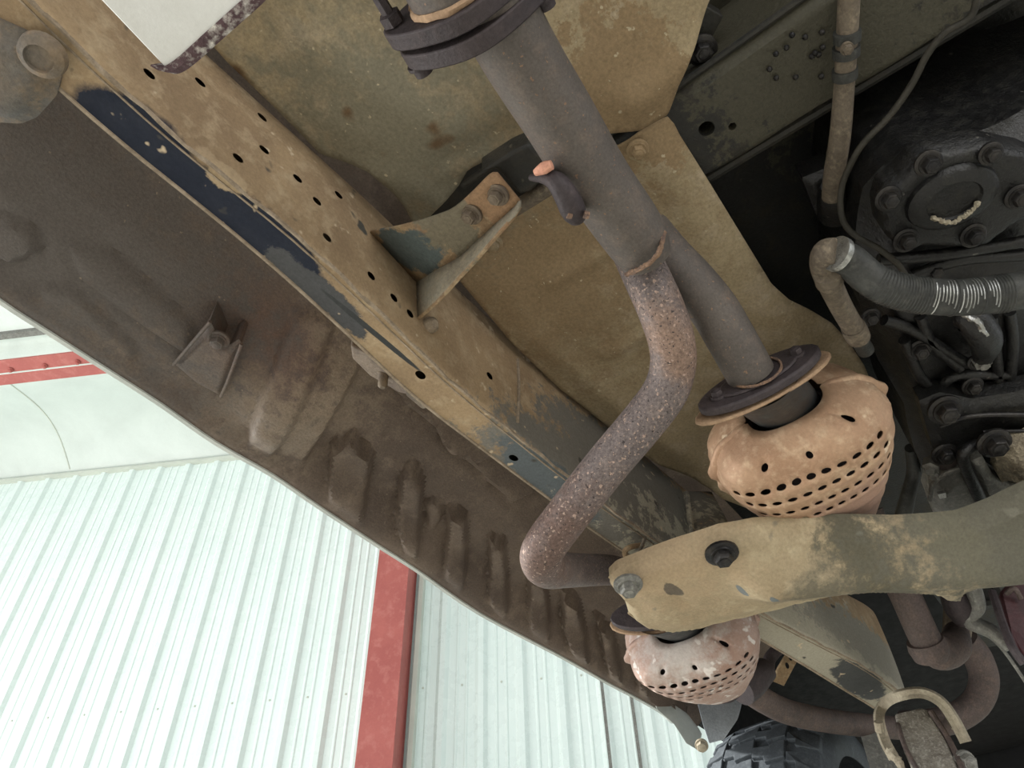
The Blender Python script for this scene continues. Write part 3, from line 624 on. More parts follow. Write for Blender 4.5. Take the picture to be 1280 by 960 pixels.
# ------------------------------------------------------------------ catalytic converters under perforated covers
def converter(name, label, P1, P2, R, Uref, material, gasket_c, neckr, flat=.8, rows_=4, hdir=1, phase=0., flange_m=M_flange):
    t = thing(name, label, 'catalytic converter', (P1+P2)/2-np.array([0, 0, R]), 'catalytic converters under perforated covers')
    ax = nrm(P2-P1); L = np.linalg.norm(P2-P1); U_ = nrm(Uref-ax*np.dot(Uref, ax)); V_ = np.cross(ax, U_)
    if V_[2] > 0 and abs(V_[2]) > .2: pass
    # V_ should point away from the camera so that angle -90 deg faces it
    if np.dot(V_, P1) < 0: V_ = -V_
    hdir = 1 if proj(P1+U_*.05+V_*0)[0][0] > proj(P1)[0][0] else -1
    nu, nv = 72, 228
    us = np.linspace(0, 1, nu)
    def prof(u):
        r = np.interp(u, [0, .02, .06, .12, .20, .32, .50, .66, .82, 1.0], [.43, .60, .82, .96, 1.01, .98, .87, .74, .60, .42])
        if .15 < u < .80:
            q_ = ((u-.15)/.42*rows_) % 1.0; r += .020*(min(q_/.75, 1) if q_ < .75 else (1-q_)/.25)-.006
        return r
    G = []
    for u in us:
        row = []
        for j in range(nv):
            a = 2*math.pi*j/nv; r = R*prof(u); ca, sa = math.cos(a), math.sin(a)
            e = 2.6; k = (abs(ca)**e+abs(sa)**e)**(-1/e)
            den = 0.0
            if u < .24: den = (-.07*max(0, math.sin(3*a+1.0))+.03*math.cos(5*a))*math.sin(math.pi*u/.24)
            seam = (.085 if abs(sa) < .045 else (.085*(1-(abs(sa)-.045)/.03) if abs(sa) < .075 else 0))*(.8+.2*math.sin(u*40))
            row.append(P1+ax*L*u+(U_*ca*k*(1+den+seam)+V_*sa*k*flat*(1+den))*r)
        G.append(row)
    hs = []
    dv = 6
    for rr in range(rows_):
        u = .15+.42*(rr+.42)/rows_; i = int(round(u*(nu-1)))
        for k in range(-5, 6):
            j = int(round(nv*.75+k*dv+hdir*(rr*2.2-5)+phase)); hs.append((i, j % nv, 1.15, 1.95))
    for (u, k) in ((.09, -22), (.11, -2), (.07, 22)):
        hs.append((int(u*(nu-1)), int(nv*.75+k) % nv, 1.2, 1.5))
    m = MB(); grid(m, G, closed_v=True, holes=hs); obj('perforated_cover', m, material, t, solid=.0015)
    # inner can, neck and plates
    m = MB()
    G = [[P1+ax*L*u+(U_*math.cos(a)+V_*math.sin(a)*flat)*R*rr for a in np.linspace(0, 2*math.pi, 40, endpoint=False)] for u, rr in ((.06, .40), (.1, .5), (.2, .76), (.5, .66), (.8, .44), (1.0, .34), (1.12, .30))]
    grid(m, G, closed_v=True); obj('inner_can', m, M_flange, t)
    m = MB(); G = [[gasket_c+(P1-gasket_c)*u+(U_*math.cos(a)*1.12+V_*math.sin(a)*.9)*neckr for a in np.linspace(0, 2*math.pi, 40, endpoint=False)] for u in (0, .3, .7, 1, 2.2)]
    grid(m, G, closed_v=True); o = obj('neck', m, mat('blue_black_neck', '#33373a', '#2a2c2e', '#454a48', scale=14, rough=.5, metal=.4, bump=.2) if 'blue_black_neck' not in MATS else MATS['blue_black_neck'], t); o['label'] = 'smooth blue-black neck'
    return t, ax, U_, V_
P1 = D(978, 505, .895); P2 = D(1048, 652, 1.03)
gc = fcen+axa*.012
U1 = D(1100, 560, .86)-D(930, 600, .86)
cat1, axc, Uc, Vc = converter('catalytic_converter', 'sandy-orange perforated converter cover below the oval flange, right of centre', P1, P2, .105, U1, M_cat, gc, .035, flat=.72)
# gasket plate: flat bar wider than the flange
o, _, _ = oval_flange(cat1, fcen+axa*.014, axa, Uf, .062, .043, .004, M_gasket, 'gasket_plate', 'tan plate under the dark flange')
Q1 = D(850, 776, 1.20); Q2 = D(902, 854, 1.33); U2r = D(960, 795, 1.2)-D(805, 825, 1.2)
fc2 = D(822, 762, 1.11); ax2 = nrm(Q2-Q1)
cat2, _, _, _ = converter('catalytic_converter', 'pale pinkish perforated converter cover hanging below the left end of the crossmember', Q1, Q2, .104, U2r, M_cat2, fc2+ax2*.01, .036, flat=.76)
Uf2 = D(870, 775, 1.14)-D(780, 765, 1.14)
oval_flange(cat2, fc2, ax2, Uf2, .058, .040, .010, M_flange)
oval_flange(cat2, fc2+ax2*.016, ax2, Uf2, .064, .040, .004, M_gasket, 'gasket_plate', 'tan plate under the dark flange')

# ------------------------------------------------------------------ front crossmember
xm = thing('crossmember', 'sand-coloured bowed steel crossmember bolted under the rail, lower right', 'crossmember', Z(1000, 700, .50))
poly = [(762, 722), (772, 713), (800, 703), (850, 683), (900, 665), (945, 658), (1040, 656), (1120, 655), (1200, 648), (1240, 635), (1330, 596), (1330, 698), (1280, 706), (1240, 718), (1206, 730), (1202, 744), (1172, 743), (1160, 736), (1080, 735), (1030, 738), (990, 746), (930, 764), (870, 780), (835, 783), (800, 776), (786, 766), (781, 750), (770, 740), (763, 730)]
xpoly = px_poly(poly, .523)
ra_, rb_ = Z(905, 738, .498)[:2], Z(1110, 715, .498)[:2]
def xz(X, Y, d):
    q, _ = edist(np.stack([X, Y], 1), np.array([Z(960, 690, .508)[:2], Z(1290, 665, .508)[:2], Z(1290, 665, .508)[:2]]))
    q2, _ = edist(np.stack([X, Y], 1), np.array([Z(960, 712, .508)[:2], Z(1290, 690, .508)[:2], Z(1290, 690, .508)[:2]]))
    q3, _ = edist(np.stack([X, Y], 1), np.array([Z(842, 741, .508)[:2], Z(856, 750, .508)[:2], Z(856, 750, .508)[:2]]))
    return .525-.018*sst(0, .012, d)-.030*np.exp(-(q2/.035)**2)*sst(0, .03, d)-.008*sst(.01, .05, d)+.004*np.exp(-(q3/.008)**2)-.002*np.sin(Y*30)
m = MB(); patch(m, xpoly, xz, .0045, skirt=.012); obj('pressed_channel', m, M_xm, xm)
m = MB(); up = [Z(x, y, .526) for x, y in poly[:11]]; tube(m, up, .0022, 6, sm=1); obj('upper_lip', m, M_xm, xm)
m = MB(); tube(m, [Z(895, 738, .502), Z(950, 748, .504), Z(962, 752, .506)], .0018, 6); obj('press_line', m, M_xm, xm)
m = MB(); patch(m, px_poly([(1150, 712), (1190, 708), (1208, 728), (1203, 745), (1172, 744), (1158, 734)], .492), lambda X, Y, d: .492-.003*sst(0, .004, d), .003, skirt=.012); obj('edge_tab', m, M_xm, xm)
m = MB(); tube(m, [Z(x, y, .524) for x, y in poly[12:26]], .0022, 6, sm=1); obj('lower_lip', m, M_xm, xm)
m = MB(); bolt_mesh(m, Z(902, 691, .501), nrm([-.15, -.1, -1]), .0115, 1.75); o = obj('bolt', m, M_boltb, xm); o['label'] = 'large black bolt with a wide washer'
m = MB(); bolt_mesh(m, Z(785, 730, .504), nrm([-.15, -.1, -1]), .0115, 1.6); o = obj('bolt', m, M_alu, xm); o['label'] = 'grey bolt at the left end'

# ------------------------------------------------------------------ front pipes
fp = thing('downpipe', 'rusty downpipe dropping behind the crossmember to a capped elbow', 'pipe', Z(1160, 790, .7))
p = [(1085, 640, 1.32), (1110, 700, 1.30), (1132, 745, 1.28), (1150, 785, 1.27), (1160, 806, 1.27)]
m = MB(); tube(m, [D(*q) for q in p], .0245, 28); obj('pipe', m, M_pipec, fp)
m = MB(); tube(m, [D(1156, 800, 1.27), D(1161, 812, 1.27), D(1164, 824, 1.27)], [.029, .031, .026], 28); obj('collar', m, M_pipec, fp)
m = MB(); tube(m, [D(1160, 805, 1.27), D(1175, 815, 1.28), D(1192, 808, 1.30), D(1196, 790, 1.34)], [.024, .029, .027, .020], 24); obj('elbow', m, M_weldrust if 0 else M_pipec, fp)
m = MB(); tube(m, [D(1196, 745, 1.45), D(1196, 790, 1.42), D(1188, 810, 1.40)], [.022, .024, .02], 20); obj('rear_pipe', m, M_line, fp)
f2 = thing('crossover_pipe', 'dull brown curved pipe bending down to the right of the rail end', 'pipe', Z(1220, 860, .8))
p = [(1205, 800, 1.7), (1222, 822, 1.7), (1230, 850, 1.7), (1222, 876, 1.7), (1200, 894, 1.7), (1172, 903, 1.7), (1130, 906, 1.75)]
m = MB(); tube(m, [D(*q) for q in p], .030, 28); obj('pipe', m, M_pipec, f2)
m = MB(); tube(m, [D(1186, 896, 1.66), D(1194, 910, 1.64)], .008, 10); obj('stud', m, M_pale, f2)
f3 = thing('left_front_pipe', 'rough rusty pipe running right from the pale pink converter', 'pipe', Z(1020, 900, .8))
p = [(930, 858, 1.42), (952, 874, 1.45), (985, 890, 1.5), (1030, 900, 1.56), (1075, 906, 1.62), (1120, 910, 1.68)]
m = MB(); tube(m, [D(*q) for q in p], .0235, 28); obj('pipe', m, M_pipec, f3)
m = MB(); tube(m, [D(925, 862, 1.40), D(940, 850, 1.42), D(958, 836, 1.44)], [.03, .03, .022], 20); obj('outlet_cone', m, M_flange, f3)
# slotted strut by the left converter
st = thing('slotted_bracket', 'small tan bracket with two slots between converter and rail', 'bracket', Z(990, 830, .7))
m = MB(); prism(m, [D(985, 816, 1.50), D(1002, 808, 1.50), D(996, 828, 1.50), D(980, 858, 1.50), D(966, 852, 1.5), D(972, 838, 1.5)], (0, .0, .006)); obj('plate', m, M_tan, st, bev=.001)
m = MB()
for (x, y) in ((988, 822), (984, 832)): lathe(m, D(x, y, 1.493), -ray(x, y), [(.006, 0), (.006, .002)], 10, sx=.55)
obj('slot', m, M_void, st)
m = MB(); tube(m, [D(1004, 808, 1.52), D(1030, 830, 1.52), D(1045, 838, 1.50)], [.014, .012, .007], 10); obj('tongue', m, M_tan, st)
m = MB(); tube(m, [D(960, 840, 1.47), D(962, 824, 1.49), D(975, 810, 1.5), D(990, 806, 1.52)], .012, 12); obj('curved_arm', m, M_flange, st)

# ------------------------------------------------------------------ bump stop / clamp at the rail end
cl = thing('spring_clamp', 'horseshoe shaped bracket with curled rim at the front end of the rail', 'bracket', Z(1150, 900, .6))
path = [D(1118, 948, 1.30), D(1106, 925, 1.36), D(1099, 898, 1.40), D(1104, 882, 1.42), D(1120, 871, 1.34), D(1150, 866, 1.32), D(1174, 876, 1.31), D(1190, 896, 1.30), D(1202, 918, 1.29), D(1207, 928, 1.28)]
S = spline(path, 5); G = []
for i, p in enumerate(S):
    T = nrm(S[min(i+1, len(S)-1)]-S[max(i-1, 0)]); vv = nrm(ray(1150, 900)); sd = nrm(np.cross(T, vv))
    G.append([p+sd*a+vv*b for a, b in ((-.009, -.004), (-.002, 0.0), (.006, -.003), (.010, .004), (.006, .05), (-.006, .05))])
m = MB(); grid(m, G, closed_v=True); obj('horseshoe_rim', m, M_pale, cl)
m = MB(); tube(m, [D(1112, 940, 1.30), D(1122, 950, 1.28), D(1128, 962, 1.27)], [.009, .007, .006], 8, wob=.2); obj('rusted_stub', m, M_pale, cl); m = MB(); tube(m, [D(1098, 902, 1.34), D(1100, 914, 1.34)], .008, 8); obj('rusted_stub', m, M_pale, cl)
ar = thing('torsion_arm', 'pale grey pitted suspension arm hanging inside the horseshoe bracket', 'suspension arm', Z(1160, 930, .55))
m = MB(); prism(m, [D(1118, 893, 1.36), D(1152, 885, 1.36), D(1160, 888, 1.35), D(1182, 925, 1.30), D(1206, 975, 1.22), D(1150, 985, 1.22), D(1130, 940, 1.29)], nrm(ray(1150, 930))*.05); obj('arm', m, mat('pitted_pale_arm', '#8f8a7e', '#746d62', '#b5b1a6', scale=46, rough=.55, bump=.8), ar, bev=.004)
m = MB(); tube(m, [D(1164, 890, 1.345), D(1186, 925, 1.295), D(1208, 970, 1.22)], .005, 8); o = obj('rusty_edge', m, M_pipec, ar)
m = MB(); tube(m, [D(1122, 905, 1.34), D(1132, 935, 1.29), D(1150, 968, 1.24)], .004, 8); obj('rusty_edge', m, M_pipec, ar)
m = MB(); bolt_mesh(m, D(1205, 952, 1.26), nrm([-.6, -.5, -.4]), .014, 1.3); obj('bolt', m, M_alu, ar)
# lower grey strut at bottom
gs = MB(); prism(gs, [D(1075, 915, 1.62), D(1100, 925, 1.6), D(1135, 985, 1.5), D(1095, 985, 1.5)], (0, 0, .02)); tag(obj('frame_strut', gs, M_alu, bev=.002), 'flat grey strut below the rough pipe, left of the horseshoe bracket', 'strut')
# fender liner and sill end
fn = MB(); prism(fn, [D(868, 866, 1.62), D(930, 866, 1.66), D(922, 900, 1.60), D(905, 925, 1.56), D(886, 930, 1.55), D(878, 905, 1.58)], (.02, 0, .02)); tag(obj('fender_liner', fn, M_fender, bev=.002), 'blue-grey liner plate between the pale converter and the tyre', 'liner')
se = thing('sill_end_bracket', 'grey folded metal end of the sill with a pale bolt, beside the tyre', 'bracket', D(860, 910, 1.66))
m = MB(); prism(m, [D(812, 866, 1.66), D(835, 872, 1.68), D(864, 900, 1.68), D(878, 918, 1.66), D(872, 938, 1.62), D(858, 930, 1.62), D(842, 905, 1.64), D(822, 888, 1.64)], (0, .004, .012)); obj('folded_plate', m, M_sill, se, bev=.002)
m = MB(); prism(m, [D(790, 845, 1.62), D(858, 898, 1.68), D(862, 873, 1.74), D(812, 812, 1.60)], (0, .0, .01)); obj('inner_plate', m, M_floor, se, bev=.002)
m = MB(); bolt_mesh(m, D(877, 931, 1.60), nrm([-.6, -.2, -.6]), .011, 1.2); obj('bolt', m, M_pale, se)

# ------------------------------------------------------------------ tyre
ty = thing('tyre', 'dark knobbly tyre of the front wheel at the bottom edge', 'tyre', (1.97, .63, -.02))
tc = np.array([1.97, .63, .37]); TR, TW = .375, .26
m = MB()
prof_t = [(-.5, .70), (-.52, .80), (-.49, .90), (-.40, .955), (-.2, .965), (0, .97), (.2, .965), (.40, .955), (.49, .90), (.52, .80), (.5, .70)]
G = [[tc+np.array([math.cos(a)*TR*r, TW*w, math.sin(a)*TR*r]) for w, r in prof_t] for a in np.linspace(0, 2*math.pi, 73)]
grid(m, G); obj('carcass', m, M_tyre, ty, solid=.004)
m = MB(); lathe(m, tc-np.array([0, .11, 0]), (0, 1, 0), [(.10, 0), (TR*.62, .0), (TR*.70, .02), (TR*.70, .20), (TR*.6, .22)], 40); obj('rim', m, M_void, ty)
bm_ = None
nb = 34
for i in range(nb):
    for (w, hw, ph, kind) in ((-.40, .115, 0, 0), (-.135, .125, .5, 1), (.135, .125, .1, 1), (.40, .115, .6, 0)):
        a = 2*math.pi*(i+ph)/nb
        if not (math.radians(95) < a % (2*math.pi) < math.radians(275)): continue
        da = 2*math.pi/nb*.43; pts = []
        shp = [(-1, -1), (-.2, -1), (0, -.6), (1, -.8), (1, .3), (.3, .4), (.2, 1), (-1, .8)] if kind else [(-1, -1), (1, -.8), (1, .2), (.4, .3), (.4, 1), (-1, 1)]
        r0 = .945 if abs(w) < .3 else .935
        for (x, y) in shp:
            aa = a+da*y; ww = w+hw*x*(1.1 if kind else 1); rr = TR*(np.interp(abs(ww), [0, .3, .42, .52], [.965, .955, .94, .88])); pts.append((aa, ww, rr))
        lo_ = [tc+np.array([math.cos(q[0])*q[2], TW*q[1], math.sin(q[0])*q[2]]) for q in pts]
        hi_ = [tc+np.array([math.cos(q[0])*(q[2]+.013), TW*q[1]*1.0, math.sin(q[0])*(q[2]+.013)]) for q in pts]
        n = len(pts); mm = MB(); mm.add(lo_+hi_, [tuple(range(n)), tuple(range(n, 2*n))]+[(k, (k+1) % n, (k+1) % n+n, k+n) for k in range(n)]); obj('tread_block', mm, M_tyre, ty, bev=.002, smooth=False)

# ------------------------------------------------------------------ lines, hoses, wires
vl = thing('vertical_line', 'brown dusty metal line with clamps running down to a black square boot', 'pipe', Z(1050, 120, .72))
m = MB(); tube(m, [Z(1062, -60, .74), Z(1061, 0, .74), Z(1058, 60, .735), Z(1055, 110, .735), Z(1050, 170, .73), Z(1043, 215, .73), Z(1040, 245, .74)], [.0098]*3+[.0098, .0105, .0108, .011], 20); obj('line_tube', m, M_line, vl)
for y, r in ((45, .0125), (64, .0125), (92, .0118)):
    x = np.interp(y, [0, 60, 110], [1061, 1058, 1055]); m = MB(); tube(m, [Z(x, y-6, .735), Z(x, y+6, .735)], r, 20, sm=1); obj('clamp', m, M_rubber, vl)
m = MB(); bolt_mesh(m, Z(1058, 60, .722), DOWN, .005, 1.2); obj('clamp_screw', m, M_line, vl)
bo = thing('rubber_boot', 'black square rubber boot at the foot of the brown line', 'boot', Z(1045, 245, .77))
m = MB(); patch(m, px_poly([(1002, 222), (1038, 208), (1062, 228), (1078, 262), (1066, 275), (1030, 282), (1020, 268)], .765), lambda X, Y, d: .765-.008*sst(0, .008, d)+.006*sst(.012, .02, d), .003, skirt=.03); obj('base', m, M_black, bo)
m = MB(); tube(m, [Z(1046, 262, .765), Z(1041, 246, .75), Z(1041, 232, .742)], [.022, .017, .0125], 20); obj('collar', m, M_black, bo)
wi = MB(); tube(wi, [Z(1224, -30, .70), Z(1215, 18, .70), Z(1180, 42, .70), Z(1158, 70, .70), Z(1140, 105, .70), Z(1112, 145, .695), Z(1082, 176, .69), Z(1066, 200, .69), Z(1052, 235, .69), Z(1052, 270, .68), Z(1066, 292, .67), Z(1100, 312, .65), Z(1122, 330, .64), Z(1136, 350, .64)], .0032, 10)
tag(obj('black_cable', wi, M_wire), 'thin black cable curving from the top edge down to the ribbed hose', 'cable')
ho = thing('corrugated_hose', 'grey ribbed hose with silver worn patches running to the right edge', 'hose', Z(1150, 360, .62))
hp = [(1046, 318, .60), (1062, 326, .60), (1085, 346, .59), (1110, 360, .58), (1145, 368, .575), (1190, 372, .57), (1235, 369, .57), (1300, 360, .57)]
hs = [Z(*q) for q in hp]; hr = [.0145, .0160, .0165, .017, .0175, .0175, .018, .018]
m = MB(); tube(m, hs, hr, 26); obj('hose_skin', m, M_rubber, ho)
S = np.array(spline([np.append(p, r) for p, r in zip(hs, hr)], 12)); tt = np.gradient(S[:, :3], axis=0)
rib = 0; cl_ = np.r_[0, np.cumsum(np.linalg.norm(np.diff(S[:, :3], axis=0), axis=1))]
m_g = MB(); m_s = MB()
for s in np.arange(.05, cl_[-1]-.03, .0030):
    p = np.array([np.interp(s, cl_, S[:, k]) for k in range(4)]); a = nrm([np.interp(s, cl_, tt[:, k]) for k in range(3)]); u_, w_, _ = fr(a)
    dn = nrm(-p[:3]+a*p[:3].dot(a)); sd_ = np.cross(a, dn); silver = 1155 < proj(p[:3])[0][0] < 1240 and rng.random() < .85; t0 = rng.uniform(-1.2, -.3); ring = [p[:3]+(dn*math.cos(t)+sd_*math.sin(t))*(p[3]+.0002) for t in (np.linspace(t0, t0+rng.uniform(.8, 1.7), 9) if silver else np.linspace(0, 2*math.pi, 21))]
    tube(m_s if silver else m_g, ring, .0007, 4, caps=False, sm=1)
o = obj('hose_ribs', m_g, M_rubber, ho); o['kind'] = 'stuff'
o = obj('silver_ribs', m_s, M_silver, ho); o['kind'] = 'stuff'; o['label'] = 'ribs worn to bare silver'
m = MB(); tube(m, [Z(1044, 316, .60), Z(1050, 319, .60)], .0172, 24, sm=1); obj('silver_end', m, M_silver, ho)['label'] = 'bare silver end ring'
el = thing('elbow_fitting', 'dusty brown elbow tube with a crimped collar hanging from the ribbed hose end', 'elbow', Z(1050, 370, .62))
m = MB(); tube(m, [Z(1045, 314, .60), Z(1032, 317, .605), Z(1030, 335, .61), Z(1040, 360, .62), Z(1054, 388, .63), Z(1067, 410, .635)], [.013, .0132, .0128, .0118, .0115, .0115], 22); obj('elbow_tube', m, M_line, el)
m = MB(); tube(m, [Z(1066, 408, .635), Z(1069, 414, .636), Z(1073, 422, .638)], [.0128, .0132, .0128], 22, sm=3); obj('crimp_collar', m, M_pale if 0 else M_line, el)
m = MB(); tube(m, [Z(1072, 420, .64), Z(1082, 438, .645)], [.009, .0095], 18, sm=2); obj('plug', m, M_rubber, el)
m = MB(); tube(m, [Z(1034, 340, .60), Z(1037, 352, .605)], .0135, 22, sm=1); obj('clamp', m, M_line, el)

# ------------------------------------------------------------------ gearbox casting
gb = thing('gearbox', 'black oily gearbox casting with a round-domed cover and many bolts at the right edge', 'gearbox', Z(1180, 400, .66))
poly = [(1078, 232), (1095, 205), (1130, 180), (1200, 165), (1400, 90), (1500, 600), (1160, 600), (1142, 560), (1128, 500), (1098, 450), (1078, 400), (1068, 330)]
m = MB(); patch(m, px_poly(poly, .70), lambda X, Y, d: .70-.035*sst(0, .03, d)-.006*np.sin(X*30+Y*20)-.004*np.sin(Y*60-X*13), .007, skirt=.16); obj('casing', m, M_black, gb)
cov = [(1100, 262), (1107, 240), (1125, 226), (1150, 200), (1165, 193), (1232, 180), (1260, 186), (1330, 200), (1330, 262), (1270, 275), (1232, 304), (1214, 308), (1150, 306), (1136, 313), (1120, 306), (1104, 290)]
m = MB(); patch(m, px_poly(cov, .648), lambda X, Y, d: .648-.006*sst(0, .005, d), .004, skirt=.03); obj('cover_plate', m, M_black, gb)
dc = Z(1188, 245, .643); UX = nrm(Z(1240, 232, .64)-Z(1140, 262, .64))
m = MB(); lathe(m, dc, DOWN, [(.050, 0), (.048, .006), (.042, .009), (.030, .010), (.028, .007), (.010, .006)], 40, sx=.85, sy=.7, u=UX); obj('cover_dome', m, M_black, gb)
m = MB(); tube(m, [Z(x, y, .632) for x, y in ((1165, 272), (1180, 277), (1192, 278), (1205, 270), (1216, 262), (1224, 252))], .0022, 8, wob=.5); o = obj('chipped_rim', m, M_pale, gb); o['label'] = 'pale flaking crescent on the dome'
bl = [(1160, 204, .640, .008), (1110, 248, .640, .008), (1238, 192, .640, .007), (1132, 300, .640, .008), (1216, 294, .640, .008), (1272, 246, .640, .008),
      (1168, 338, .655, .007), (1088, 396, .66, .007), (1149, 437, .652, .0085), (1221, 452, .648, .007), (1215, 482, .648, .008), (1180, 508, .645, .0115), (1272, 500, .648, .007)]
bolts(gb, [(Z(x, y, z), nrm([-.2, -.1, -1]), r) for x, y, z, r in bl], M_boltb)
for seg in ([(1098, 325), (1180, 318), (1290, 300)], [(1140, 345), (1200, 325), (1290, 318)], [(1105, 400), (1140, 412), (1185, 440), (1210, 455)], [(1130, 425), (1150, 470), (1180, 500)],
            [(1150, 395), (1165, 430), (1200, 460)], [(1262, 390), (1266, 430), (1262, 480)], [(1240, 395), (1246, 450), (1250, 500)], [(1185, 520), (1230, 512), (1290, 520)], [(1170, 490), (1195, 470), (1260, 468)]):
    m = MB(); tube(m, [Z(x, y, .655) for x, y in seg], .0065, 10); obj('rib', m, M_black, gb)
m = MB(); tube(m, [Z(1198, 395, .64), Z(1215, 400, .63), Z(1232, 425, .63), Z(1228, 450, .64)], [.012, .017, .017, .010], 18); obj('boss', m, M_black, gb)
m = MB(); tube(m, [Z(1204, 392, .625), Z(1222, 403, .615), Z(1232, 418, .615)], .0035, 8, wob=.4); obj('worn_edge', m, M_silver, gb)['label'] = 'bright worn edge'
m = MB(); lathe(m, Z(1228, 453, .635), DOWN, [(.010, -.006), (.010, .003), (.0065, .004), (.006, .008)], 6); obj('drain_plug', m, M_alu, gb)
# engine mount bracket below the gearbox
mb_ = thing('mount_bracket', 'black stepped mount bracket with large bolts under the gearbox', 'bracket', Z(1220, 540, .62))
m = MB(); patch(m, px_poly([(1148, 500), (1175, 492), (1215, 500), (1340, 470), (1340, 600), (1240, 600), (1225, 560), (1190, 575), (1165, 560)], .635), lambda X, Y, d: .635-.012*sst(0, .012, d)-.003*np.sin(Y*50), .005, skirt=.022); obj('bracket_body', m, M_black, mb_)
m = MB(); tube(m, [Z(1175, 533, .62), Z(1215, 520, .615), Z(1300, 518, .61)], .003, 8); tube(m, [Z(1228, 540, .615), Z(1300, 538, .61)], .0025, 8); obj('rib', m, M_boltb, mb_)
bolts(mb_, [(Z(1242, 553, .60), nrm([-.3, -.1, -1]), .0125), (Z(1181, 512, .622), nrm([-.3, -.1, -1]), .0125), (Z(1180, 567, .62), nrm([-.3, -.1, -1]), .010)], M_boltb)
# shift solenoid housing
so = thing('actuator_housing', 'grey cast aluminium actuator housing above the crossmember', 'housing', Z(1195, 620, .62))
m = MB(); patch(m, px_poly([(1162, 622), (1166, 605), (1180, 590), (1200, 582), (1216, 590), (1236, 640), (1225, 660), (1180, 668), (1172, 650)], .625), lambda X, Y, d: .625-.016*sst(0, .014, d), .003, skirt=.03); obj('housing_body', m, M_alu, so)
m = MB(); tube(m, [Z(1162, 625, .612), Z(1167, 604, .61), Z(1184, 591, .608), Z(1206, 584, .606)], .0032, 8); obj('flange_rim', m, M_alu, so)
m = MB(); lathe(m, Z(1164, 583, .622), nrm([-.3, .3, -.7]), [(.011, -.01), (.011, .006), (.007, .008), (.006, .012)], 6); lathe(m, Z(1168, 592, .617), nrm([-.3, .3, -.7]), [(.007, 0), (.007, .006), (.004, .009)], 14); obj('end_bolt', m, M_alu, so)
m = MB(); lathe(m, Z(1182, 574, .628), nrm([-.2, 0, -1]), [(.014, -.006), (.014, .006), (.011, .009), (.007, .010)], 20); obj('terminal', m, M_pipec, so)
m = MB(); prism(m, [Z(1172, 618, .606), Z(1182, 616, .606), Z(1183, 622, .606), Z(1175, 624, .606)], (0, 0, .004)); obj('lug', m, M_silver, so)
ho2 = MB(); tube(ho2, [Z(1222, 555, .61), Z(1208, 562, .605), Z(1204, 572, .60), Z(1212, 595, .595), Z(1224, 622, .59), Z(1236, 650, .59)], .0075, 14); tag(obj('black_bent_tube', ho2, M_black), 'black hook-shaped tube bent down between housing and pale tab', 'tube')
pt = thing('pale_tab_bracket', 'dusty grey tab bracket right of the hook-shaped tube', 'bracket', Z(1240, 600, .60))
m = MB(); patch(m, px_poly([(1213, 576), (1228, 570), (1240, 592), (1262, 606), (1330, 575), (1330, 640), (1240, 650), (1226, 610)], .60), lambda X, Y, d: .60-.006*sst(0, .006, d), .003, skirt=.02); obj('tab_plate', m, M_alu, pt)
m = MB(); patch(m, px_poly([(1245, 572), (1262, 556), (1330, 545), (1330, 595), (1262, 598), (1254, 606), (1246, 592)], .595), lambda X, Y, d: .595-.022*sst(0, .02, d)-.003*np.sin(X*300)*np.sin(Y*250), .003, skirt=.02)
tag(obj('crumpled_foil_wrap', m, M_foil), 'crumpled tan foil wrapped part at the right edge above the crossmember', 'foil')
# cable in the dark gap
gp = MB(); tube(gp, [Z(1138, 560, .72), Z(1142, 590, .72), Z(1135, 620, .70), Z(1128, 650, .68)], [.008, .010, .011, .013], 12); tag(obj('gap_cable', gp, M_rubber), 'dark cable in the black gap beside the orange converter', 'cable')
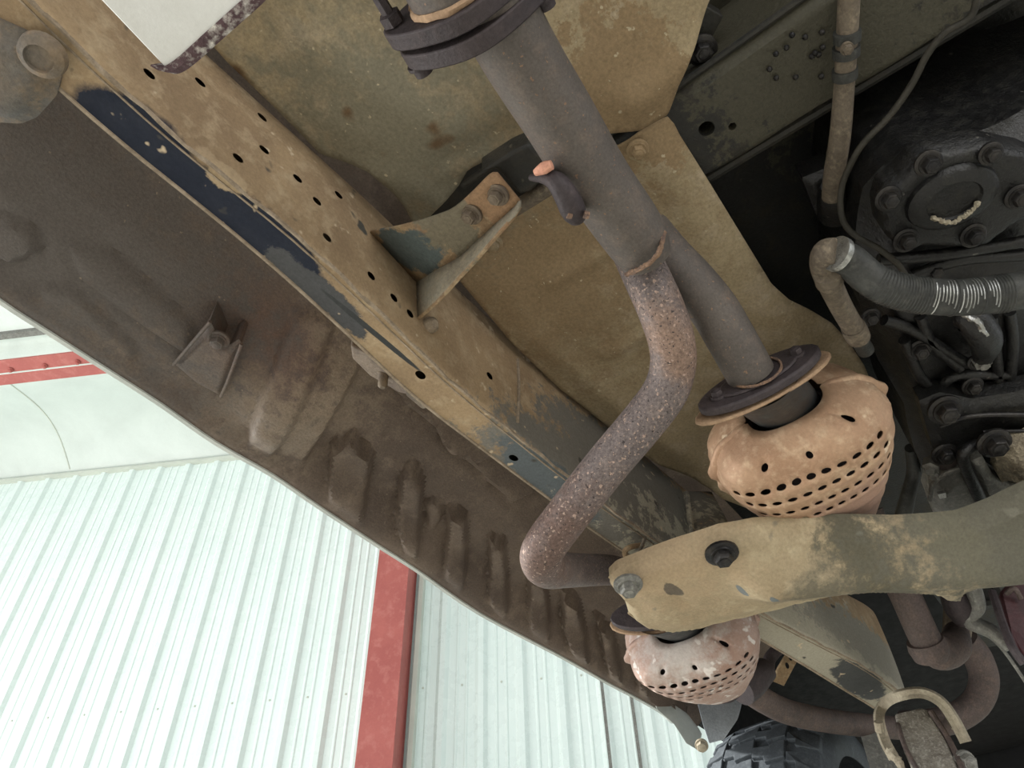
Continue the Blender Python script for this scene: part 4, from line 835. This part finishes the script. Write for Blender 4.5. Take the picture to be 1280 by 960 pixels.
# starter / filter behind crossmember right
sf = thing('oil_filter', 'dark red painted filter body at the right edge below the crossmember', 'filter', Z(1270, 760, .6))
m = MB(); prism(m, [D(1242, 742, 1.2), D(1268, 722, 1.2), D(1340, 700, 1.2), D(1340, 860, 1.1), D(1278, 826, 1.1), D(1262, 800, 1.12)], (.08, -.05, .05)); obj('filter_can', m, M_red, sf, bev=.012)
m = MB(); tube(m, [D(1240, 740, 1.19), D(1262, 802, 1.11), D(1280, 830, 1.09)], .006, 8); obj('rim', m, M_flange, sf)
m = MB(); tube(m, [D(1258, 742, 1.18), D(1268, 736, 1.17), D(1276, 748, 1.17)], .004, 8); obj('raised_mark', m, M_pipec, sf)
rk = thing('steering_linkage', 'grey cast linkage and rods hanging behind the crossmember, lower right', 'linkage', Z(1215, 770, .7))
m = MB(); tube(m, [D(1190, 735, 1.28), D(1200, 760, 1.28), D(1208, 778, 1.28)], [.022, .024, .016], 14); obj('knuckle', m, M_flange, rk)
m = MB(); tube(m, [D(1215, 730, 1.25), D(1222, 758, 1.26), D(1210, 775, 1.27), D(1240, 790, 1.26), D(1262, 812, 1.24)], [.013, .012, .012, .012, .006], 12); obj('arm', m, M_alu, rk)
m = MB(); tube(m, [D(1205, 775, 1.27), D(1250, 808, 1.26), D(1300, 880, 1.24)], .0028, 8); obj('thin_rod', m, M_alu, rk)
m = MB(); lathe(m, D(1232, 740, 1.3), -ray(1232, 740), [(.022, 0), (.022, .01), (.014, .012), (.013, .008)], 18); obj('bushing', m, M_rubber, rk)

# ------------------------------------------------------------------ white plate at the top
wp = thing('white_steel_plate', 'white painted steel plate corner with a purple rusted edge, top left', 'plate', Z(240, 40, .5))
pl = [(112, -15), (206, 84), (214, 87), (228, 82), (318, 2), (360, -60), (200, -160), (60, -80)]
m = MB(); prism(m, [Z(x, y, .50) for x, y in pl], (0, 0, .004)); obj('plate', m, M_white, wp, bev=.001)
m = MB(); G = []
ep = spline([Z(208, 91, .499), Z(222, 93, .499), Z(240, 83, .499), Z(275, 52, .499), (Z(300, 30, .499)), Z(333, 0, .499), Z(380, -50, .499)], 6)
G = [[p+np.array([0, 0, b])+nrm([.9, -.4, 0])*a for a, b in ((-.010, -.0005), (-.005, -.0015), (0, .001), (0, .012), (-.004, .012), (-.010, .002))] for p in ep]
grid(m, G, closed_v=True); obj('rusted_edge', m, M_chip, wp)['label'] = 'purple rusted and chipped edge'
